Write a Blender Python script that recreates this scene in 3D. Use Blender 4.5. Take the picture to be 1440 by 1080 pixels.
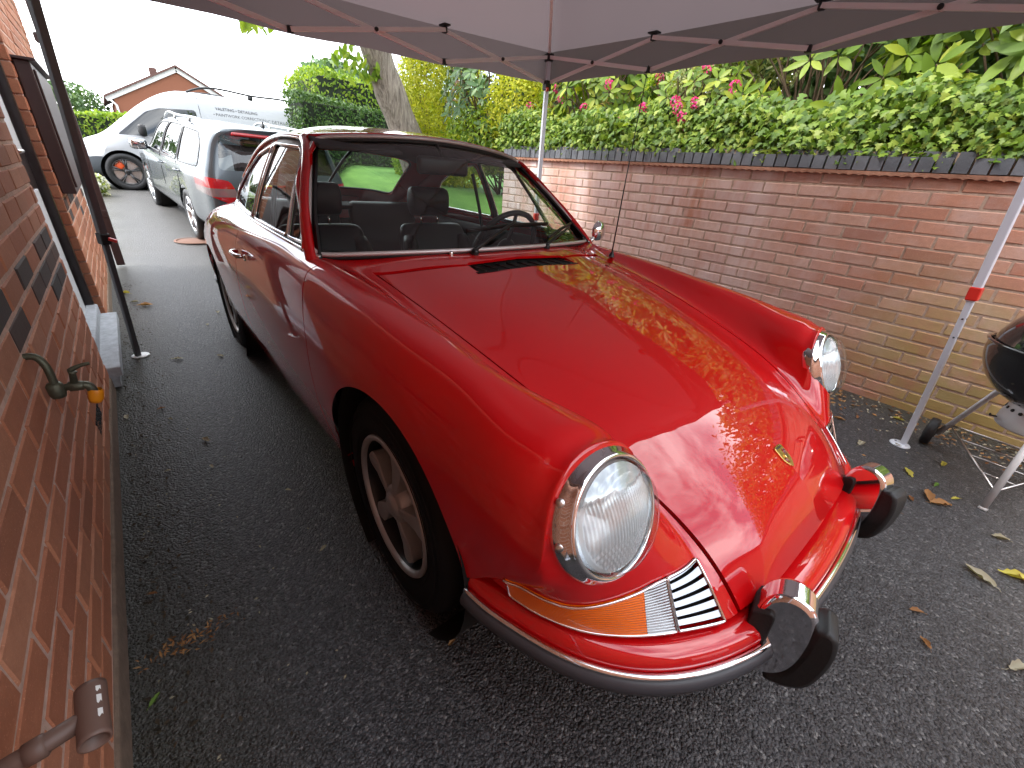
import bpy, bmesh, math, random
import numpy as np
from mathutils import Vector, Matrix
random.seed(7); RNG = np.random.default_rng(11)
for o in list(bpy.data.objects): bpy.data.objects.remove(o, do_unlink=True)
SC = bpy.context.scene; COL = SC.collection

# ------------------------------------------------------------------ camera, sky, sun, exposure
def add_camera():
    cd = bpy.data.cameras.new('camera'); cam = bpy.data.objects.new('camera', cd); COL.objects.link(cam)
    yaw, pitch, roll = 2.400593, -0.466055, 0.081549
    f = Vector((math.cos(pitch)*math.cos(yaw), math.cos(pitch)*math.sin(yaw), math.sin(pitch)))
    r = Vector((math.sin(yaw), -math.cos(yaw), 0)); u = r.cross(f)
    r2 = r*math.cos(roll) + u*math.sin(roll); u2 = u*math.cos(roll) - r*math.sin(roll)
    m = Matrix((r2, u2, -f)).transposed().to_4x4(); m.translation = Vector((0.85181, -1.12539, 1.16616))
    cam.matrix_world = m
    cd.sensor_fit = 'HORIZONTAL'; cd.sensor_width = 36; cd.lens = 584.36/1440*36
    cd.clip_start = 0.02; cd.clip_end = 2000
    SC.camera = cam
add_camera()
SUN_EL, SUN_AZ = 54, -112      # azimuth in degrees, counter-clockwise from +x: the sun stands high behind the house
def add_light():
    w = bpy.data.worlds.new('World'); SC.world = w; w.use_nodes = True
    nt = w.node_tree; bg = nt.nodes['Background']
    sky = nt.nodes.new('ShaderNodeTexSky'); sky.sky_type = 'NISHITA'; sky.sun_disc = False
    sky.sun_elevation = math.radians(SUN_EL); sky.sun_rotation = math.radians(90-SUN_AZ)
    sky.air_density = 1.0; sky.dust_density = 1.5; sky.ozone_density = 1.0
    # broken bright cloud over the whole dome
    tc = nt.nodes.new('ShaderNodeTexCoord'); mp = nt.nodes.new('ShaderNodeMapping'); mp.inputs['Scale'].default_value = (1, 1, 2.2)
    nz = nt.nodes.new('ShaderNodeTexNoise'); nz.inputs['Scale'].default_value = 2.3; nz.inputs['Detail'].default_value = 7; nz.inputs['Roughness'].default_value = .58
    rp = nt.nodes.new('ShaderNodeValToRGB'); rp.color_ramp.elements[0].position = .36; rp.color_ramp.elements[1].position = .58
    rp.color_ramp.elements[0].color = (.12, .12, .12, 1)
    mx = nt.nodes.new('ShaderNodeMixRGB'); mx.inputs[2].default_value = (13.5, 13.8, 14.2, 1)
    l = nt.links.new
    l(tc.outputs['Generated'], mp.inputs[0]); l(mp.outputs[0], nz.inputs['Vector']); l(nz.outputs['Fac'], rp.inputs[0])
    l(rp.outputs[0], mx.inputs[0]); l(sky.outputs[0], mx.inputs[1]); l(mx.outputs[0], bg.inputs['Color'])
    bg.inputs['Strength'].default_value = .11
    sd = bpy.data.lights.new('sun', 'SUN'); so = bpy.data.objects.new('sun', sd); COL.objects.link(so)
    sd.energy = 1.1; sd.angle = math.radians(12); sd.color = (1, .95, .88)
    el, az = math.radians(SUN_EL), math.radians(SUN_AZ)
    so.rotation_euler = Vector((math.cos(el)*math.cos(az), math.cos(el)*math.sin(az), math.sin(el))).to_track_quat('Z', 'Y').to_euler()
    so.location = (0, 0, 12)
add_light()
SC.view_settings.view_transform = 'Standard'; SC.view_settings.look = 'None'
SC.view_settings.gamma = 1; SC.view_settings.use_curve_mapping = False
SC.view_settings.exposure = 2.08
SC.render.engine = 'CYCLES'

# ------------------------------------------------------------------ material helpers
MATS = {}
def pmat(name, col=(.5,.5,.5), rough=.5, metal=0., coat=0., spec=.5, trans=0., ior=1.45, coat_rough=.03, emit=None):
    m = bpy.data.materials.new(name); m.use_nodes = True
    b = m.node_tree.nodes['Principled BSDF']
    b.inputs['Base Color'].default_value = (*col, 1); b.inputs['Roughness'].default_value = rough
    b.inputs['Metallic'].default_value = metal; b.inputs['Coat Weight'].default_value = coat
    b.inputs['Coat Roughness'].default_value = coat_rough; b.inputs['Specular IOR Level'].default_value = spec
    b.inputs['Transmission Weight'].default_value = trans; b.inputs['IOR'].default_value = ior
    MATS[name] = m; return m
class NT:
    def __init__(s, m): s.t = m.node_tree; s.b = s.t.nodes.get('Principled BSDF')
    def n(s, ty, **kw):
        x = s.t.nodes.new(ty)
        for k, v in kw.items():
            if k.startswith('i_'): x.inputs[k[2:].replace('_', ' ')].default_value = v
            else: setattr(x, k, v)
        return x
    def l(s, a, b): s.t.links.new(a, b)
    def ramp(s, src, stops):
        r = s.n('ShaderNodeValToRGB'); e = r.color_ramp.elements
        while len(e) < len(stops): e.new(.5)
        for q, (p, c) in zip(e, stops): q.position = p; q.color = (*c, 1) if len(c) == 3 else c
        s.l(src, r.inputs[0]); return r.outputs[0]
    def mix(s, fac, a, b, mode='MIX'):
        m = s.n('ShaderNodeMixRGB', blend_type=mode)
        for i, v in ((0, fac), (1, a), (2, b)):
            if hasattr(v, 'node'): s.l(v, m.inputs[i])
            elif i == 0: m.inputs[0].default_value = v
            else: m.inputs[i].default_value = (*v, 1)
        return m.outputs[0]
    def math(s, op, a, b=0.):
        m = s.n('ShaderNodeMath', operation=op)
        for i, v in ((0, a), (1, b)):
            if hasattr(v, 'node'): s.l(v, m.inputs[i])
            else: m.inputs[i].default_value = v
        return m.outputs[0]
    def noise(s, scale, detail=4, rough=.55, vec=None, dist=0.):
        x = s.n('ShaderNodeTexNoise'); x.inputs['Scale'].default_value = scale; x.inputs['Detail'].default_value = detail
        x.inputs['Roughness'].default_value = rough; x.inputs['Distortion'].default_value = dist
        if vec is not None: s.l(vec, x.inputs['Vector'])
        return x.outputs['Fac']
    def pos(s): return s.n('ShaderNodeNewGeometry').outputs['Position']
    def bump(s, h, strength=.3, dist=.01, normal=None):
        x = s.n('ShaderNodeBump'); x.inputs['Strength'].default_value = strength; x.inputs['Distance'].default_value = dist
        s.l(h, x.inputs['Height'])
        if normal is not None: s.l(normal, x.inputs['Normal'])
        return x.outputs[0]

# ------------------------------------------------------------------ object helpers
def mesh_data(name, V, F, mats, smooth=True, N=None, fmat=None):
    me = bpy.data.meshes.new(name)
    me.from_pydata([tuple(map(float, v)) for v in V], [], [tuple(int(i) for i in f) for f in F])
    for m in (mats if isinstance(mats, (list, tuple)) else [mats]): me.materials.append(m)
    if smooth: me.polygons.foreach_set('use_smooth', [True]*len(me.polygons))
    if fmat is not None: me.polygons.foreach_set('material_index', [int(i) for i in fmat])
    me.update()
    if N is not None: me.normals_split_custom_set_from_vertices([tuple(map(float, n)) for n in N])
    return me
def obj(name, me, parent=None, loc=None, rot=None, scale=None):
    o = bpy.data.objects.new(name, me); COL.objects.link(o)
    if parent is not None: o.parent = parent
    if loc is not None: o.location = loc
    if rot is not None: o.rotation_euler = rot
    if scale is not None: o.scale = scale
    return o
def tag(o, label=None, cat=None, group=None, kind=None):
    if label: o['label'] = label
    if cat: o['category'] = cat
    if group: o['group'] = group
    if kind: o['kind'] = kind
    return o
def empty(name, loc=(0,0,0), rz=0, label=None, cat=None, group=None, parent=None):
    o = bpy.data.objects.new(name, None); COL.objects.link(o); o.location = loc; o.rotation_euler = (0, 0, rz); o.empty_display_size = .1
    if parent is not None: o.parent = parent
    return tag(o, label, cat, group)
def copy_tree(o, parent=None):
    c = o.copy(); COL.objects.link(c); c.parent = parent
    for ch in list(o.children): copy_tree(ch, c)
    return c
class MB:
    """collects shapes into one mesh"""
    def __init__(s): s.V = []; s.F = []; s.M = []
    def add(s, V, F, mi=0):
        k = len(s.V); s.V += [tuple(map(float, v)) for v in V]; s.F += [tuple(int(i)+k for i in f) for f in F]; s.M += [mi]*len(F); return s
    def box(s, c, d, rot=None, mi=0, bev=0.):
        x, y, z = d[0]/2, d[1]/2, d[2]/2
        if bev <= 0:
            V = [(sx*x, sy*y, sz*z) for sx in (-1,1) for sy in (-1,1) for sz in (-1,1)]
            F = [(0,1,3,2),(4,6,7,5),(0,4,5,1),(2,3,7,6),(0,2,6,4),(1,5,7,3)]
        else:
            bm = bmesh.new(); bmesh.ops.create_cube(bm, size=1)
            for v in bm.verts: v.co = Vector((v.co.x*d[0], v.co.y*d[1], v.co.z*d[2]))
            bmesh.ops.bevel(bm, geom=list(bm.edges), offset=bev, segments=2, affect='EDGES', profile=.5)
            bm.verts.index_update(); V = [v.co[:] for v in bm.verts]; F = [[v.index for v in f.verts] for f in bm.faces]; bm.free()
        M = Matrix.Translation(Vector(c)) @ (rot.to_4x4() if rot is not None else Matrix())
        return s.add([M @ Vector(v) for v in V], F, mi)
    def tube(s, pts, r, n=8, mi=0, closed=False, cap=True):
        P = np.array(pts, float); m = len(P); R = np.broadcast_to(np.asarray(r, float), (m,))
        if closed: T = np.roll(P, -1, 0)-np.roll(P, 1, 0)
        else: T = np.gradient(P, axis=0)
        T /= np.maximum(np.linalg.norm(T, axis=1), 1e-9)[:, None]
        up = np.array([0, 0, 1.]) if abs(T[0][2]) < .9 else np.array([1., 0, 0])
        a = np.cross(T[0], up); a /= np.linalg.norm(a); V = []
        for i in range(m):
            a = a-T[i]*(a@T[i]); a /= max(np.linalg.norm(a), 1e-9); b = np.cross(T[i], a)
            for j in range(n):
                t = 2*math.pi*j/n; V.append(P[i]+R[i]*(math.cos(t)*a+math.sin(t)*b))
        F = []
        for i in range(m if closed else m-1):
            i2 = (i+1) % m
            for j in range(n): F.append((i*n+j, i*n+(j+1) % n, i2*n+(j+1) % n, i2*n+j))
        if cap and not closed: F += [tuple(range(n))[::-1], tuple((m-1)*n+j for j in range(n))]
        return s.add(V, F, mi)
    def lathe(s, prof, o=(0,0,0), axis=(0,0,1), n=32, mi=0, ang=2*math.pi):
        q = Vector(axis).normalized().to_track_quat('Z', 'Y'); o = Vector(o); V = []; F = []; m = len(prof); full = abs(ang-2*math.pi) < 1e-6
        N = n if full else n+1
        for j in range(N):
            t = ang*j/n
            for (r, h) in prof: V.append(o+q @ Vector((r*math.cos(t), r*math.sin(t), h)))
        for j in range(n):
            j2 = (j+1) % N
            for i in range(m-1): F.append((j*m+i, j2*m+i, j2*m+i+1, j*m+i+1))
        return s.add(V, F, mi)
    def prism(s, poly, h0, h1, fn, mi=0):
        """poly: 2-D outline; fn(a,b,h) -> point"""
        n = len(poly); V = [fn(a, b, h0) for a, b in poly]+[fn(a, b, h1) for a, b in poly]
        F = [tuple(range(n))[::-1], tuple(range(n, 2*n))]+[(i, (i+1) % n, n+(i+1) % n, n+i) for i in range(n)]
        return s.add(V, F, mi)
    def build(s, name, mats, parent=None, smooth=True, loc=None, rot=None, bevel=0., auto=None, sub=0, scale=None):
        me = mesh_data(name, s.V, s.F, mats, smooth, fmat=s.M)
        bm = bmesh.new(); bm.from_mesh(me); bmesh.ops.remove_doubles(bm, verts=bm.verts, dist=1e-6)
        bmesh.ops.recalc_face_normals(bm, faces=bm.faces); bm.to_mesh(me); bm.free()
        if auto is not None: me.set_sharp_from_angle(angle=math.radians(auto))
        o = obj(name, me, parent, loc, rot, scale)
        if bevel:
            b = o.modifiers.new('b', 'BEVEL'); b.width = bevel; b.segments = 2; b.limit_method = 'ANGLE'; b.harden_normals = False
        if sub:
            b = o.modifiers.new('s', 'SUBSURF'); b.levels = sub; b.render_levels = sub
        return o

# ------------------------------------------------------------------ spline surfaces, and cutting them
def nspl(T, P, t):
    """natural cubic spline through P at knots T, evaluated at t"""
    T = np.asarray(T, float); P = np.asarray(P, float); n = len(T); t = np.asarray(t, float); sh = P.shape[1:]; Q = P.reshape(n, -1)
    h = np.diff(T); A = np.zeros((n, n)); B = np.zeros_like(Q); A[0, 0] = A[-1, -1] = 1
    for i in range(1, n-1):
        A[i, i-1] = h[i-1]; A[i, i] = 2*(h[i-1]+h[i]); A[i, i+1] = h[i]
        B[i] = 6*((Q[i+1]-Q[i])/h[i]-(Q[i]-Q[i-1])/h[i-1])
    M = np.linalg.solve(A, B); k = np.clip(np.searchsorted(T, t, 'right')-1, 0, n-2)
    hh = h[k][:, None]; a = (T[k+1]-t)[:, None]; b = (t-T[k])[:, None]
    r = (M[k]*a**3+M[k+1]*b**3)/(6*hh)+(Q[k]/hh-M[k]*hh/6)*a+(Q[k+1]/hh-M[k+1]*hh/6)*b
    return r.reshape((len(t),)+sh)
def crv(P, n=40):
    P = np.array(P, float); d = np.r_[0, np.cumsum(np.linalg.norm(np.diff(P, axis=0), axis=1))]
    return nspl(d, P, np.linspace(0, d[-1], n))
class Surf:
    def __init__(s, net):
        s.net = np.array(net, float)
        d0 = np.linalg.norm(np.diff(s.net, axis=0), axis=2).mean(1); d1 = np.linalg.norm(np.diff(s.net, axis=1), axis=2).mean(0)
        s.a = np.r_[0, np.cumsum(d0)]; s.b = np.r_[0, np.cumsum(d1)]
    def grid(s, ia, ib, na, nb):
        """between station indices ia and point indices ib (fractions allowed)"""
        ta = np.interp(np.linspace(ia[0], ia[1], na), np.arange(len(s.a)), s.a); tb = np.interp(np.linspace(ib[0], ib[1], nb), np.arange(len(s.b)), s.b)
        G = nspl(s.b, nspl(s.a, s.net, ta).transpose(1, 0, 2), tb).transpose(1, 0, 2)
        du = np.gradient(G, axis=0); dv = np.gradient(G, axis=1); N = np.cross(du, dv); N /= np.maximum(np.linalg.norm(N, axis=2), 1e-12)[:, :, None]
        return Patch.from_grid(G, N)
class Patch:
    def __init__(s, V, N, F): s.V, s.N, s.F = V, N, F
    @staticmethod
    def from_grid(G, N):
        a, b = G.shape[:2]; i = np.arange(a*b).reshape(a, b); p, q, r, t = i[:-1, :-1].ravel(), i[1:, :-1].ravel(), i[1:, 1:].ravel(), i[:-1, 1:].ravel()
        V = G.reshape(-1, 3); N = N.reshape(-1, 3); F = np.r_[np.c_[p, q, r], np.c_[p, r, t]]
        fn = np.cross(V[F[:, 1]]-V[F[:, 0]], V[F[:, 2]]-V[F[:, 0]])
        return Patch(V, N, F[:, ::-1] if (fn*N[F[:, 0]]).sum() < 0 else F)
    def flip(s): return Patch(s.V, -s.N, s.F[:, ::-1])
    def outward(s, d):
        return s.flip() if (s.N @ np.array(d, float)).mean() < 0 else s
    def mirror(s):
        m = np.array([1, -1, 1.]); return Patch(s.V*m, s.N*m, s.F[:, ::-1])
    def join(s, o): return Patch(np.r_[s.V, o.V], np.r_[s.N, o.N], np.r_[s.F, o.F+len(s.V)])
    def clip(s, fn):
        f = fn(s.V[:, 0], s.V[:, 1], s.V[:, 2]); pos = f >= 0; c = pos[s.F].sum(1)
        out = list(map(tuple, s.F[c == 3])); V = list(s.V); N = list(s.N); cache = {}
        def cut(i, j):
            k = (min(i, j), max(i, j))
            if k not in cache:
                t = f[i]/(f[i]-f[j]); V.append(s.V[i]+t*(s.V[j]-s.V[i])); n = s.N[i]+t*(s.N[j]-s.N[i]); N.append(n/np.linalg.norm(n)); cache[k] = len(V)-1
            return cache[k]
        for tri in s.F[(c == 1) | (c == 2)]:
            t = list(tri)
            if pos[t].sum() == 1:
                while not pos[t[0]]: t = t[1:]+t[:1]
                out.append((t[0], cut(t[0], t[1]), cut(t[0], t[2])))
            else:
                while pos[t[0]]: t = t[1:]+t[:1]
                x, y = cut(t[1], t[0]), cut(t[2], t[0]); out += [(t[1], t[2], y), (t[1], y, x)]
        F = np.array(out, int).reshape(-1, 3); used = np.unique(F); mp = -np.ones(len(V), int); mp[used] = np.arange(len(used))
        return Patch(np.array(V)[used], np.array(N)[used], mp[F])
    def offset(s, d): return Patch(s.V+s.N*d, s.N, s.F)
    def edges(s):
        cnt = {}
        for t in s.F:
            for i in range(3):
                a, b = int(t[i]), int(t[(i+1) % 3]); k = (min(a, b), max(a, b)); cnt[k] = None if k in cnt else (a, b)
        return [e for e in cnt.values() if e is not None]
    def flange(s, depth=.012, keep=None):
        """turn every free edge inwards, so that panels show a thickness at their gaps"""
        V = list(s.V); N = list(s.N); F = list(map(tuple, s.F))
        for a, b in s.edges():
            va, vb = s.V[a], s.V[b]
            if keep is not None and not keep((va+vb)/2): continue
            e = vb-va; n = np.cross(e, s.N[a]); L = np.linalg.norm(n)
            if L < 1e-9: continue
            n /= L; k = len(V); V += [va, vb, vb-s.N[b]*depth, va-s.N[a]*depth]; N += [n]*4; F.append((k+1, k, k+3, k+2))
        return V, N, F
    def build(s, name, mat, parent=None, flange=0., keep=None):
        if flange: V, N, F = s.flange(flange, keep)
        else: V, N, F = s.V, s.N, s.F
        return obj(name, mesh_data(name, V, F, mat, True, N), parent)
    def loop_pts(s):
        nx = {a: b for a, b in s.edges()}; best = []
        while nx:
            st = next(iter(nx)); c = st; lp = []
            while c in nx: lp.append(c); c = nx.pop(c)
            if len(lp) > len(best): best = lp
        return s.V[best]
def resample(P, n, closed=True):
    P = np.asarray(P); Q = np.r_[P, P[:1]] if closed else P
    d = np.r_[0, np.cumsum(np.linalg.norm(np.diff(Q, axis=0), axis=1))]; t = np.linspace(0, d[-1], n+1)[:-1] if closed else np.linspace(0, d[-1], n)
    return np.stack([np.interp(t, d, Q[:, i]) for i in range(3)], 1)
def poly_sdf(poly):
    """signed distance (positive inside) to a 2-D polygon"""
    P = np.array(poly, float); Q = np.roll(P, -1, 0)
    def f(a, b):
        a = np.asarray(a, float); b = np.asarray(b, float); best = np.full(a.shape, 1e9); ins = np.zeros(a.shape, bool)
        for (x0, y0), (x1, y1) in zip(P, Q):
            ex, ey = x1-x0, y1-y0; t = np.clip(((a-x0)*ex+(b-y0)*ey)/(ex*ex+ey*ey+1e-12), 0, 1)
            best = np.minimum(best, np.hypot(a-x0-t*ex, b-y0-t*ey))
            c = ((y0 > b) != (y1 > b)) & (a < (x1-x0)*(b-y0)/((y1-y0) if y1 != y0 else 1e-12)+x0); ins ^= c
        return np.where(ins, best, -best)
    return f
def rounded(poly, r, n=5):
    P = [np.array(p, float) for p in poly]; out = []
    for i, p in enumerate(P):
        a, b = P[i-1], P[(i+1) % len(P)]; da = a-p; db = b-p; la, lb = np.linalg.norm(da), np.linalg.norm(db); q = min(r, la*.45, lb*.45)
        s, e = p+da/la*q, p+db/lb*q
        for k in range(n+1):
            t = k/n; out.append((1-t)**2*s+2*t*(1-t)*p+t*t*e)
    return np.array(out)
# ------------------------------------------------------------------ shared materials
def glass_mat(name, tint=(.93,.96,.95), refl=1.0, ior=1.5):
    m = bpy.data.materials.new(name); m.use_nodes = True; t = m.node_tree; t.nodes.clear()
    o = t.nodes.new('ShaderNodeOutputMaterial'); mx = t.nodes.new('ShaderNodeMixShader'); tr = t.nodes.new('ShaderNodeBsdfTransparent'); gl = t.nodes.new('ShaderNodeBsdfGlossy')
    tr.inputs[0].default_value = (*tint, 1); gl.inputs['Roughness'].default_value = .0
    ge = t.nodes.new('ShaderNodeNewGeometry'); dt = t.nodes.new('ShaderNodeVectorMath'); dt.operation = 'DOT_PRODUCT'
    t.links.new(ge.outputs['Incoming'], dt.inputs[0]); t.links.new(ge.outputs['Normal'], dt.inputs[1])
    def mt(op, a, b): 
        x = t.nodes.new('ShaderNodeMath'); x.operation = op
        for i, v in ((0, a), (1, b)):
            if hasattr(v, 'node'): t.links.new(v, x.inputs[i])
            else: x.inputs[i].default_value = v
        return x.outputs[0]
    c5 = mt('POWER', mt('SUBTRACT', 1., mt('ABSOLUTE', dt.outputs['Value'], 0.)), 5.)       # the same reflection from either side of the pane
    t.links.new(mt('MULTIPLY', mt('ADD', mt('MULTIPLY', c5, .92), .08), refl), mx.inputs[0])
    t.links.new(tr.outputs[0], mx.inputs[1]); t.links.new(gl.outputs[0], mx.inputs[2]); t.links.new(mx.outputs[0], o.inputs[0])
    MATS[name] = m; return m
red = pmat('red_paint', (.49, .0018, .0038), .40, coat=1.0, spec=.08, coat_rough=.010); red.node_tree.nodes['Principled BSDF'].inputs['Coat IOR'].default_value = 1.6
k = NT(red)
fl = k.noise(900, 2, .5); big = k.noise(3.0, 3, .5)
k.l(k.mix(k.math('MULTIPLY', big, .35), (.50, .0018, .0038), (.46, .0016, .0035)), k.b.inputs['Base Color'])
btrim = pmat('satin_trim', (.60, .56, .56), .42, metal=.55)
chrome = pmat('chrome', (.80, .80, .82), .06, metal=1)
k = NT(chrome); k.l(k.ramp(k.noise(40, 4), [(.35, (.035,)*3), (.75, (.13,)*3)]), k.b.inputs['Roughness'])
alu = pmat('satin_aluminium', (.55, .52, .50), .30, metal=1)
k = NT(alu); k.l(k.ramp(k.noise(60, 3), [(.3, (.22,)*3), (.7, (.42,)*3)]), k.b.inputs['Roughness'])
rimgrey = pmat('anodised_rim', (.36, .355, .355), .40, metal=.5)
rubber = pmat('black_rubber', (.018, .018, .020), .55)
k = NT(rubber); k.l(k.ramp(k.noise(25, 5), [(.3, (.008,.008,.009)), (.75, (.018,.018,.018))]), k.b.inputs['Base Color']); k.l(k.bump(k.noise(400, 2), .12, .002), k.b.inputs['Normal'])
tyrem = pmat('tyre_rubber', (.0055, .0055, .006), .75, spec=.25)
stripr = pmat('grey_rubber_strip', (.045, .045, .052), .42)
black = pmat('satin_black', (.008, .008, .009), .4)
deep = pmat('dark_void', (.004, .004, .004), .9)
vinyl = pmat('black_vinyl', (.008, .008, .009), .36)
k = NT(vinyl); k.l(k.bump(k.noise(180, 3), .25, .003), k.b.inputs['Normal'])
headl = pmat('headliner', (.05, .05, .055), .8)
carpet = pmat('dark_carpet', (.012, .012, .013), .95)
screen = glass_mat('windscreen_glass', (.80, .86, .85))
sideg = glass_mat('side_glass', (.78, .83, .82))
amber = pmat('amber_lens', (.92, .17, .002), .28, coat=.35, spec=.2)
clearl = pmat('clear_lens', (.40, .42, .43), .14, metal=.5, coat=.8)
for m_ in (amber, clearl):
    k = NT(m_); wv = k.n('ShaderNodeTexWave', wave_type='BANDS', bands_direction='Z'); wv.inputs['Scale'].default_value = 60; wv.inputs['Distortion'].default_value = 0
    k.l(k.pos(), wv.inputs['Vector']); k.l(k.bump(wv.outputs['Fac'], .55, .004), k.b.inputs['Normal'])
gold = pmat('gold_enamel', (.80, .56, .20), .22, metal=1)
enr = pmat('red_enamel', (.35, .01, .012), .15, coat=1)
enb = pmat('black_enamel', (.008, .008, .008), .15, coat=1)
white = pmat('white_paint', (.78, .78, .77), .5)
redplastic = pmat('red_plastic', (.62, .03, .02), .35)
# ------------------------------------------------------------------ the red sports car (front axle at x=0, nose towards +x)
CAR = empty('sports_car', (0, 0, 0), 0, 'glossy red classic two-door sports car with round headlights, parked under the gazebo', 'car')
NETF = [  # stations from the windscreen base forward; each from the bonnet centre outwards and down the side
 [(-.475,0,.889),(-.50,.22,.887),(-.555,.42,.880),(-.62,.575,.868),(-.635,.635,.868),(-.615,.68,.874),(-.585,.712,.868),(-.56,.748,.845),(-.54,.782,.77),(-.51,.80,.60),(-.50,.785,.40),(-.50,.74,.215)],
 [(-.36,0,.868),(-.375,.22,.865),(-.40,.42,.856),(-.44,.562,.842),(-.44,.61,.846),(-.42,.65,.858),(-.40,.69,.859),(-.38,.736,.838),(-.36,.78,.762),(-.34,.80,.60),(-.33,.785,.40),(-.33,.74,.22)],
 [(-.17,0,.834),(-.17,.22,.830),(-.18,.42,.818),(-.19,.545,.802),(-.185,.588,.808),(-.175,.632,.834),(-.165,.674,.844),(-.155,.727,.828),(-.145,.777,.753),(-.14,.798,.60),(-.13,.785,.40),(-.13,.75,.22)],
 [(.05,0,.789),(.05,.22,.785),(.05,.405,.770),(.05,.522,.753),(.05,.562,.762),(.05,.61,.803),(.05,.655,.823),(.05,.714,.811),(.05,.768,.742),(.05,.792,.60),(.05,.785,.42),(.05,.77,.25)],
 [(.27,0,.736),(.27,.21,.731),(.27,.385,.715),(.27,.492,.697),(.27,.53,.708),(.27,.58,.764),(.27,.638,.799),(.27,.702,.788),(.27,.755,.722),(.27,.778,.60),(.265,.776,.45),(.25,.77,.33)],
 [(.45,0,.680),(.45,.20,.674),(.45,.362,.658),(.45,.460,.640),(.447,.482,.650),(.442,.505,.690),(.430,.620,.781),(.425,.714,.759),(.425,.756,.692),(.415,.770,.59),(.37,.765,.47),(.33,.765,.37)],
 [(.598,0,.616),(.594,.19,.610),(.588,.338,.595),(.578,.428,.576),(.572,.456,.583),(.556,.488,.650),(.521,.612,.7655),(.526,.711,.720),(.545,.747,.634),(.530,.751,.556),(.45,.754,.480),(.38,.757,.400)],
 [(.700,0,.556),(.695,.18,.550),(.685,.312,.536),(.670,.404,.515),(.662,.436,.516),(.640,.492,.552),(.604,.607,.610),(.597,.677,.590),(.577,.716,.558),(.541,.734,.524),(.465,.746,.474),(.39,.750,.410)],
 [(.765,0,.496),(.760,.17,.490),(.748,.30,.478),(.731,.392,.460),(.723,.425,.459),(.692,.497,.471),(.648,.590,.487),(.608,.662,.489),(.570,.702,.488),(.525,.725,.485),(.46,.738,.455),(.40,.744,.415)],
 [(.800,0,.428),(.797,.17,.425),(.788,.30,.421),(.772,.388,.416),(.764,.422,.415),(.727,.497,.414),(.675,.582,.413),(.618,.648,.413),(.560,.690,.415),(.510,.716,.420),(.455,.731,.421),(.40,.740,.418)]]
REAR = [  # x, then (y,z) of the belt edge and down the side
 (-3.17,[(.43,.60),(.52,.59),(.575,.57),(.62,.53),(.64,.47),(.64,.41),(.63,.35)]),
 (-3.04,[(.44,.70),(.53,.69),(.605,.665),(.665,.61),(.69,.52),(.685,.42),(.675,.33)]),
 (-2.82,[(.475,.795),(.565,.78),(.665,.745),(.735,.675),(.755,.56),(.745,.42),(.72,.30)]),
 (-2.55,[(.535,.872),(.61,.858),(.705,.82),(.77,.742),(.79,.59),(.78,.42),(.75,.27)]),
 (-2.27,[(.61,.90),(.66,.888),(.73,.857),(.788,.782),(.81,.61),(.80,.42),(.76,.25)]),
 (-2.0,[(.662,.902),(.698,.893),(.748,.86),(.793,.783),(.811,.61),(.80,.42),(.75,.22)]),
 (-1.7,[(.69,.897),(.718,.89),(.757,.857),(.792,.777),(.808,.605),(.795,.40),(.745,.21)]),
 (-1.4,[(.703,.893),(.727,.886),(.762,.854),(.790,.775),(.806,.60),(.793,.40),(.745,.21)]),
 (-1.1,[(.705,.889),(.729,.883),(.762,.852),(.789,.774),(.805,.60),(.792,.40),(.745,.21)]),
 (-.82,[(.699,.883),(.724,.878),(.757,.848),(.786,.773),(.803,.60),(.789,.40),(.743,.213)])]
net = []
for x, ps in REAR:
    yb, zb = ps[0]
    net.append([(x, yb*q, zb-.02) for q in (0, .3, .6, .82, .92)]+[(x, y, z) for y, z in ps])
def _ins(rows, fix):
    A_ = np.array(rows, float); b_ = np.r_[0, np.cumsum(np.linalg.norm(np.diff(A_, axis=1), axis=2).mean(0))]; mid = nspl(b_, A_.transpose(1, 0, 2), np.array([(b_[5]+b_[6])/2]))[0]
    for i, v in fix.items(): mid[i] = v
    return np.concatenate([A_[:, :6], mid[:, None], A_[:, 6:]], 1).tolist()
net = _ins(net, {}); NETF = _ins(NETF, {5: (.437,.546,.755), 6: (.534,.529,.732), 4: (.27,.606,.787)})
# pin the wing tube just before and after the headlamp plane, so that it ends crisply there
_N = np.array(NETF, float); _d = np.r_[0, np.cumsum(np.linalg.norm(np.diff(_N, axis=0), axis=2).mean(1))]
def _row(i, q, b=0.):
    s_ = nspl(_d, _N, np.array([_d[i]*(1-q)+_d[i+1]*q]))[0]; l_ = _N[i]*(1-q)+_N[i+1]*q; s_[5:10] = l_[5:10]; s_[5:9, 2] += b; return s_.tolist()
NETF = [r_ for r_ in NETF[:6]]+[_row(5, .55, .0015), _row(5, .90, .0004)]+[NETF[6]]+[_row(6, .035), _row(6, .14)]+NETF[7:]
net += NETF
BODY = Surf(net); iS0 = len(REAR)        # station index of the windscreen base
ARCH_F, ARCH_R = (.0, .31, .358), (-2.271, .31, .352)
arch = lambda c: (lambda x, y, z: np.hypot(x-c[0], z-c[1])-c[2])
HLC = np.array([.568, .612, .648]); HLA = np.array([math.cos(math.radians(23)), .02, math.sin(math.radians(23))]); HLA /= np.linalg.norm(HLA)
def hl_hole(x, y, z):
    d = np.stack([x, np.abs(y), z], -1)-HLC; h = d@HLA; rr = np.linalg.norm(d-h[:, None]*HLA, axis=1)
    return np.where(h > -.022, rr-.106, 1.)
G = .0028                                # half a panel gap
dfront = poly_sdf([(-.545,.95),(-.55,.85),(-.505,.76),(-.475,.66),(-.465,.5),(-.465,.10),(-1.44,.10),(-1.45,.45),(-1.475,.62),(-1.46,.75),(-1.44,.95)])
door_in = lambda x, y, z: np.where(np.abs(y) > .703, dfront(x, z), -1.)
sill_cut = lambda x, y, z: z-.262
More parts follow.
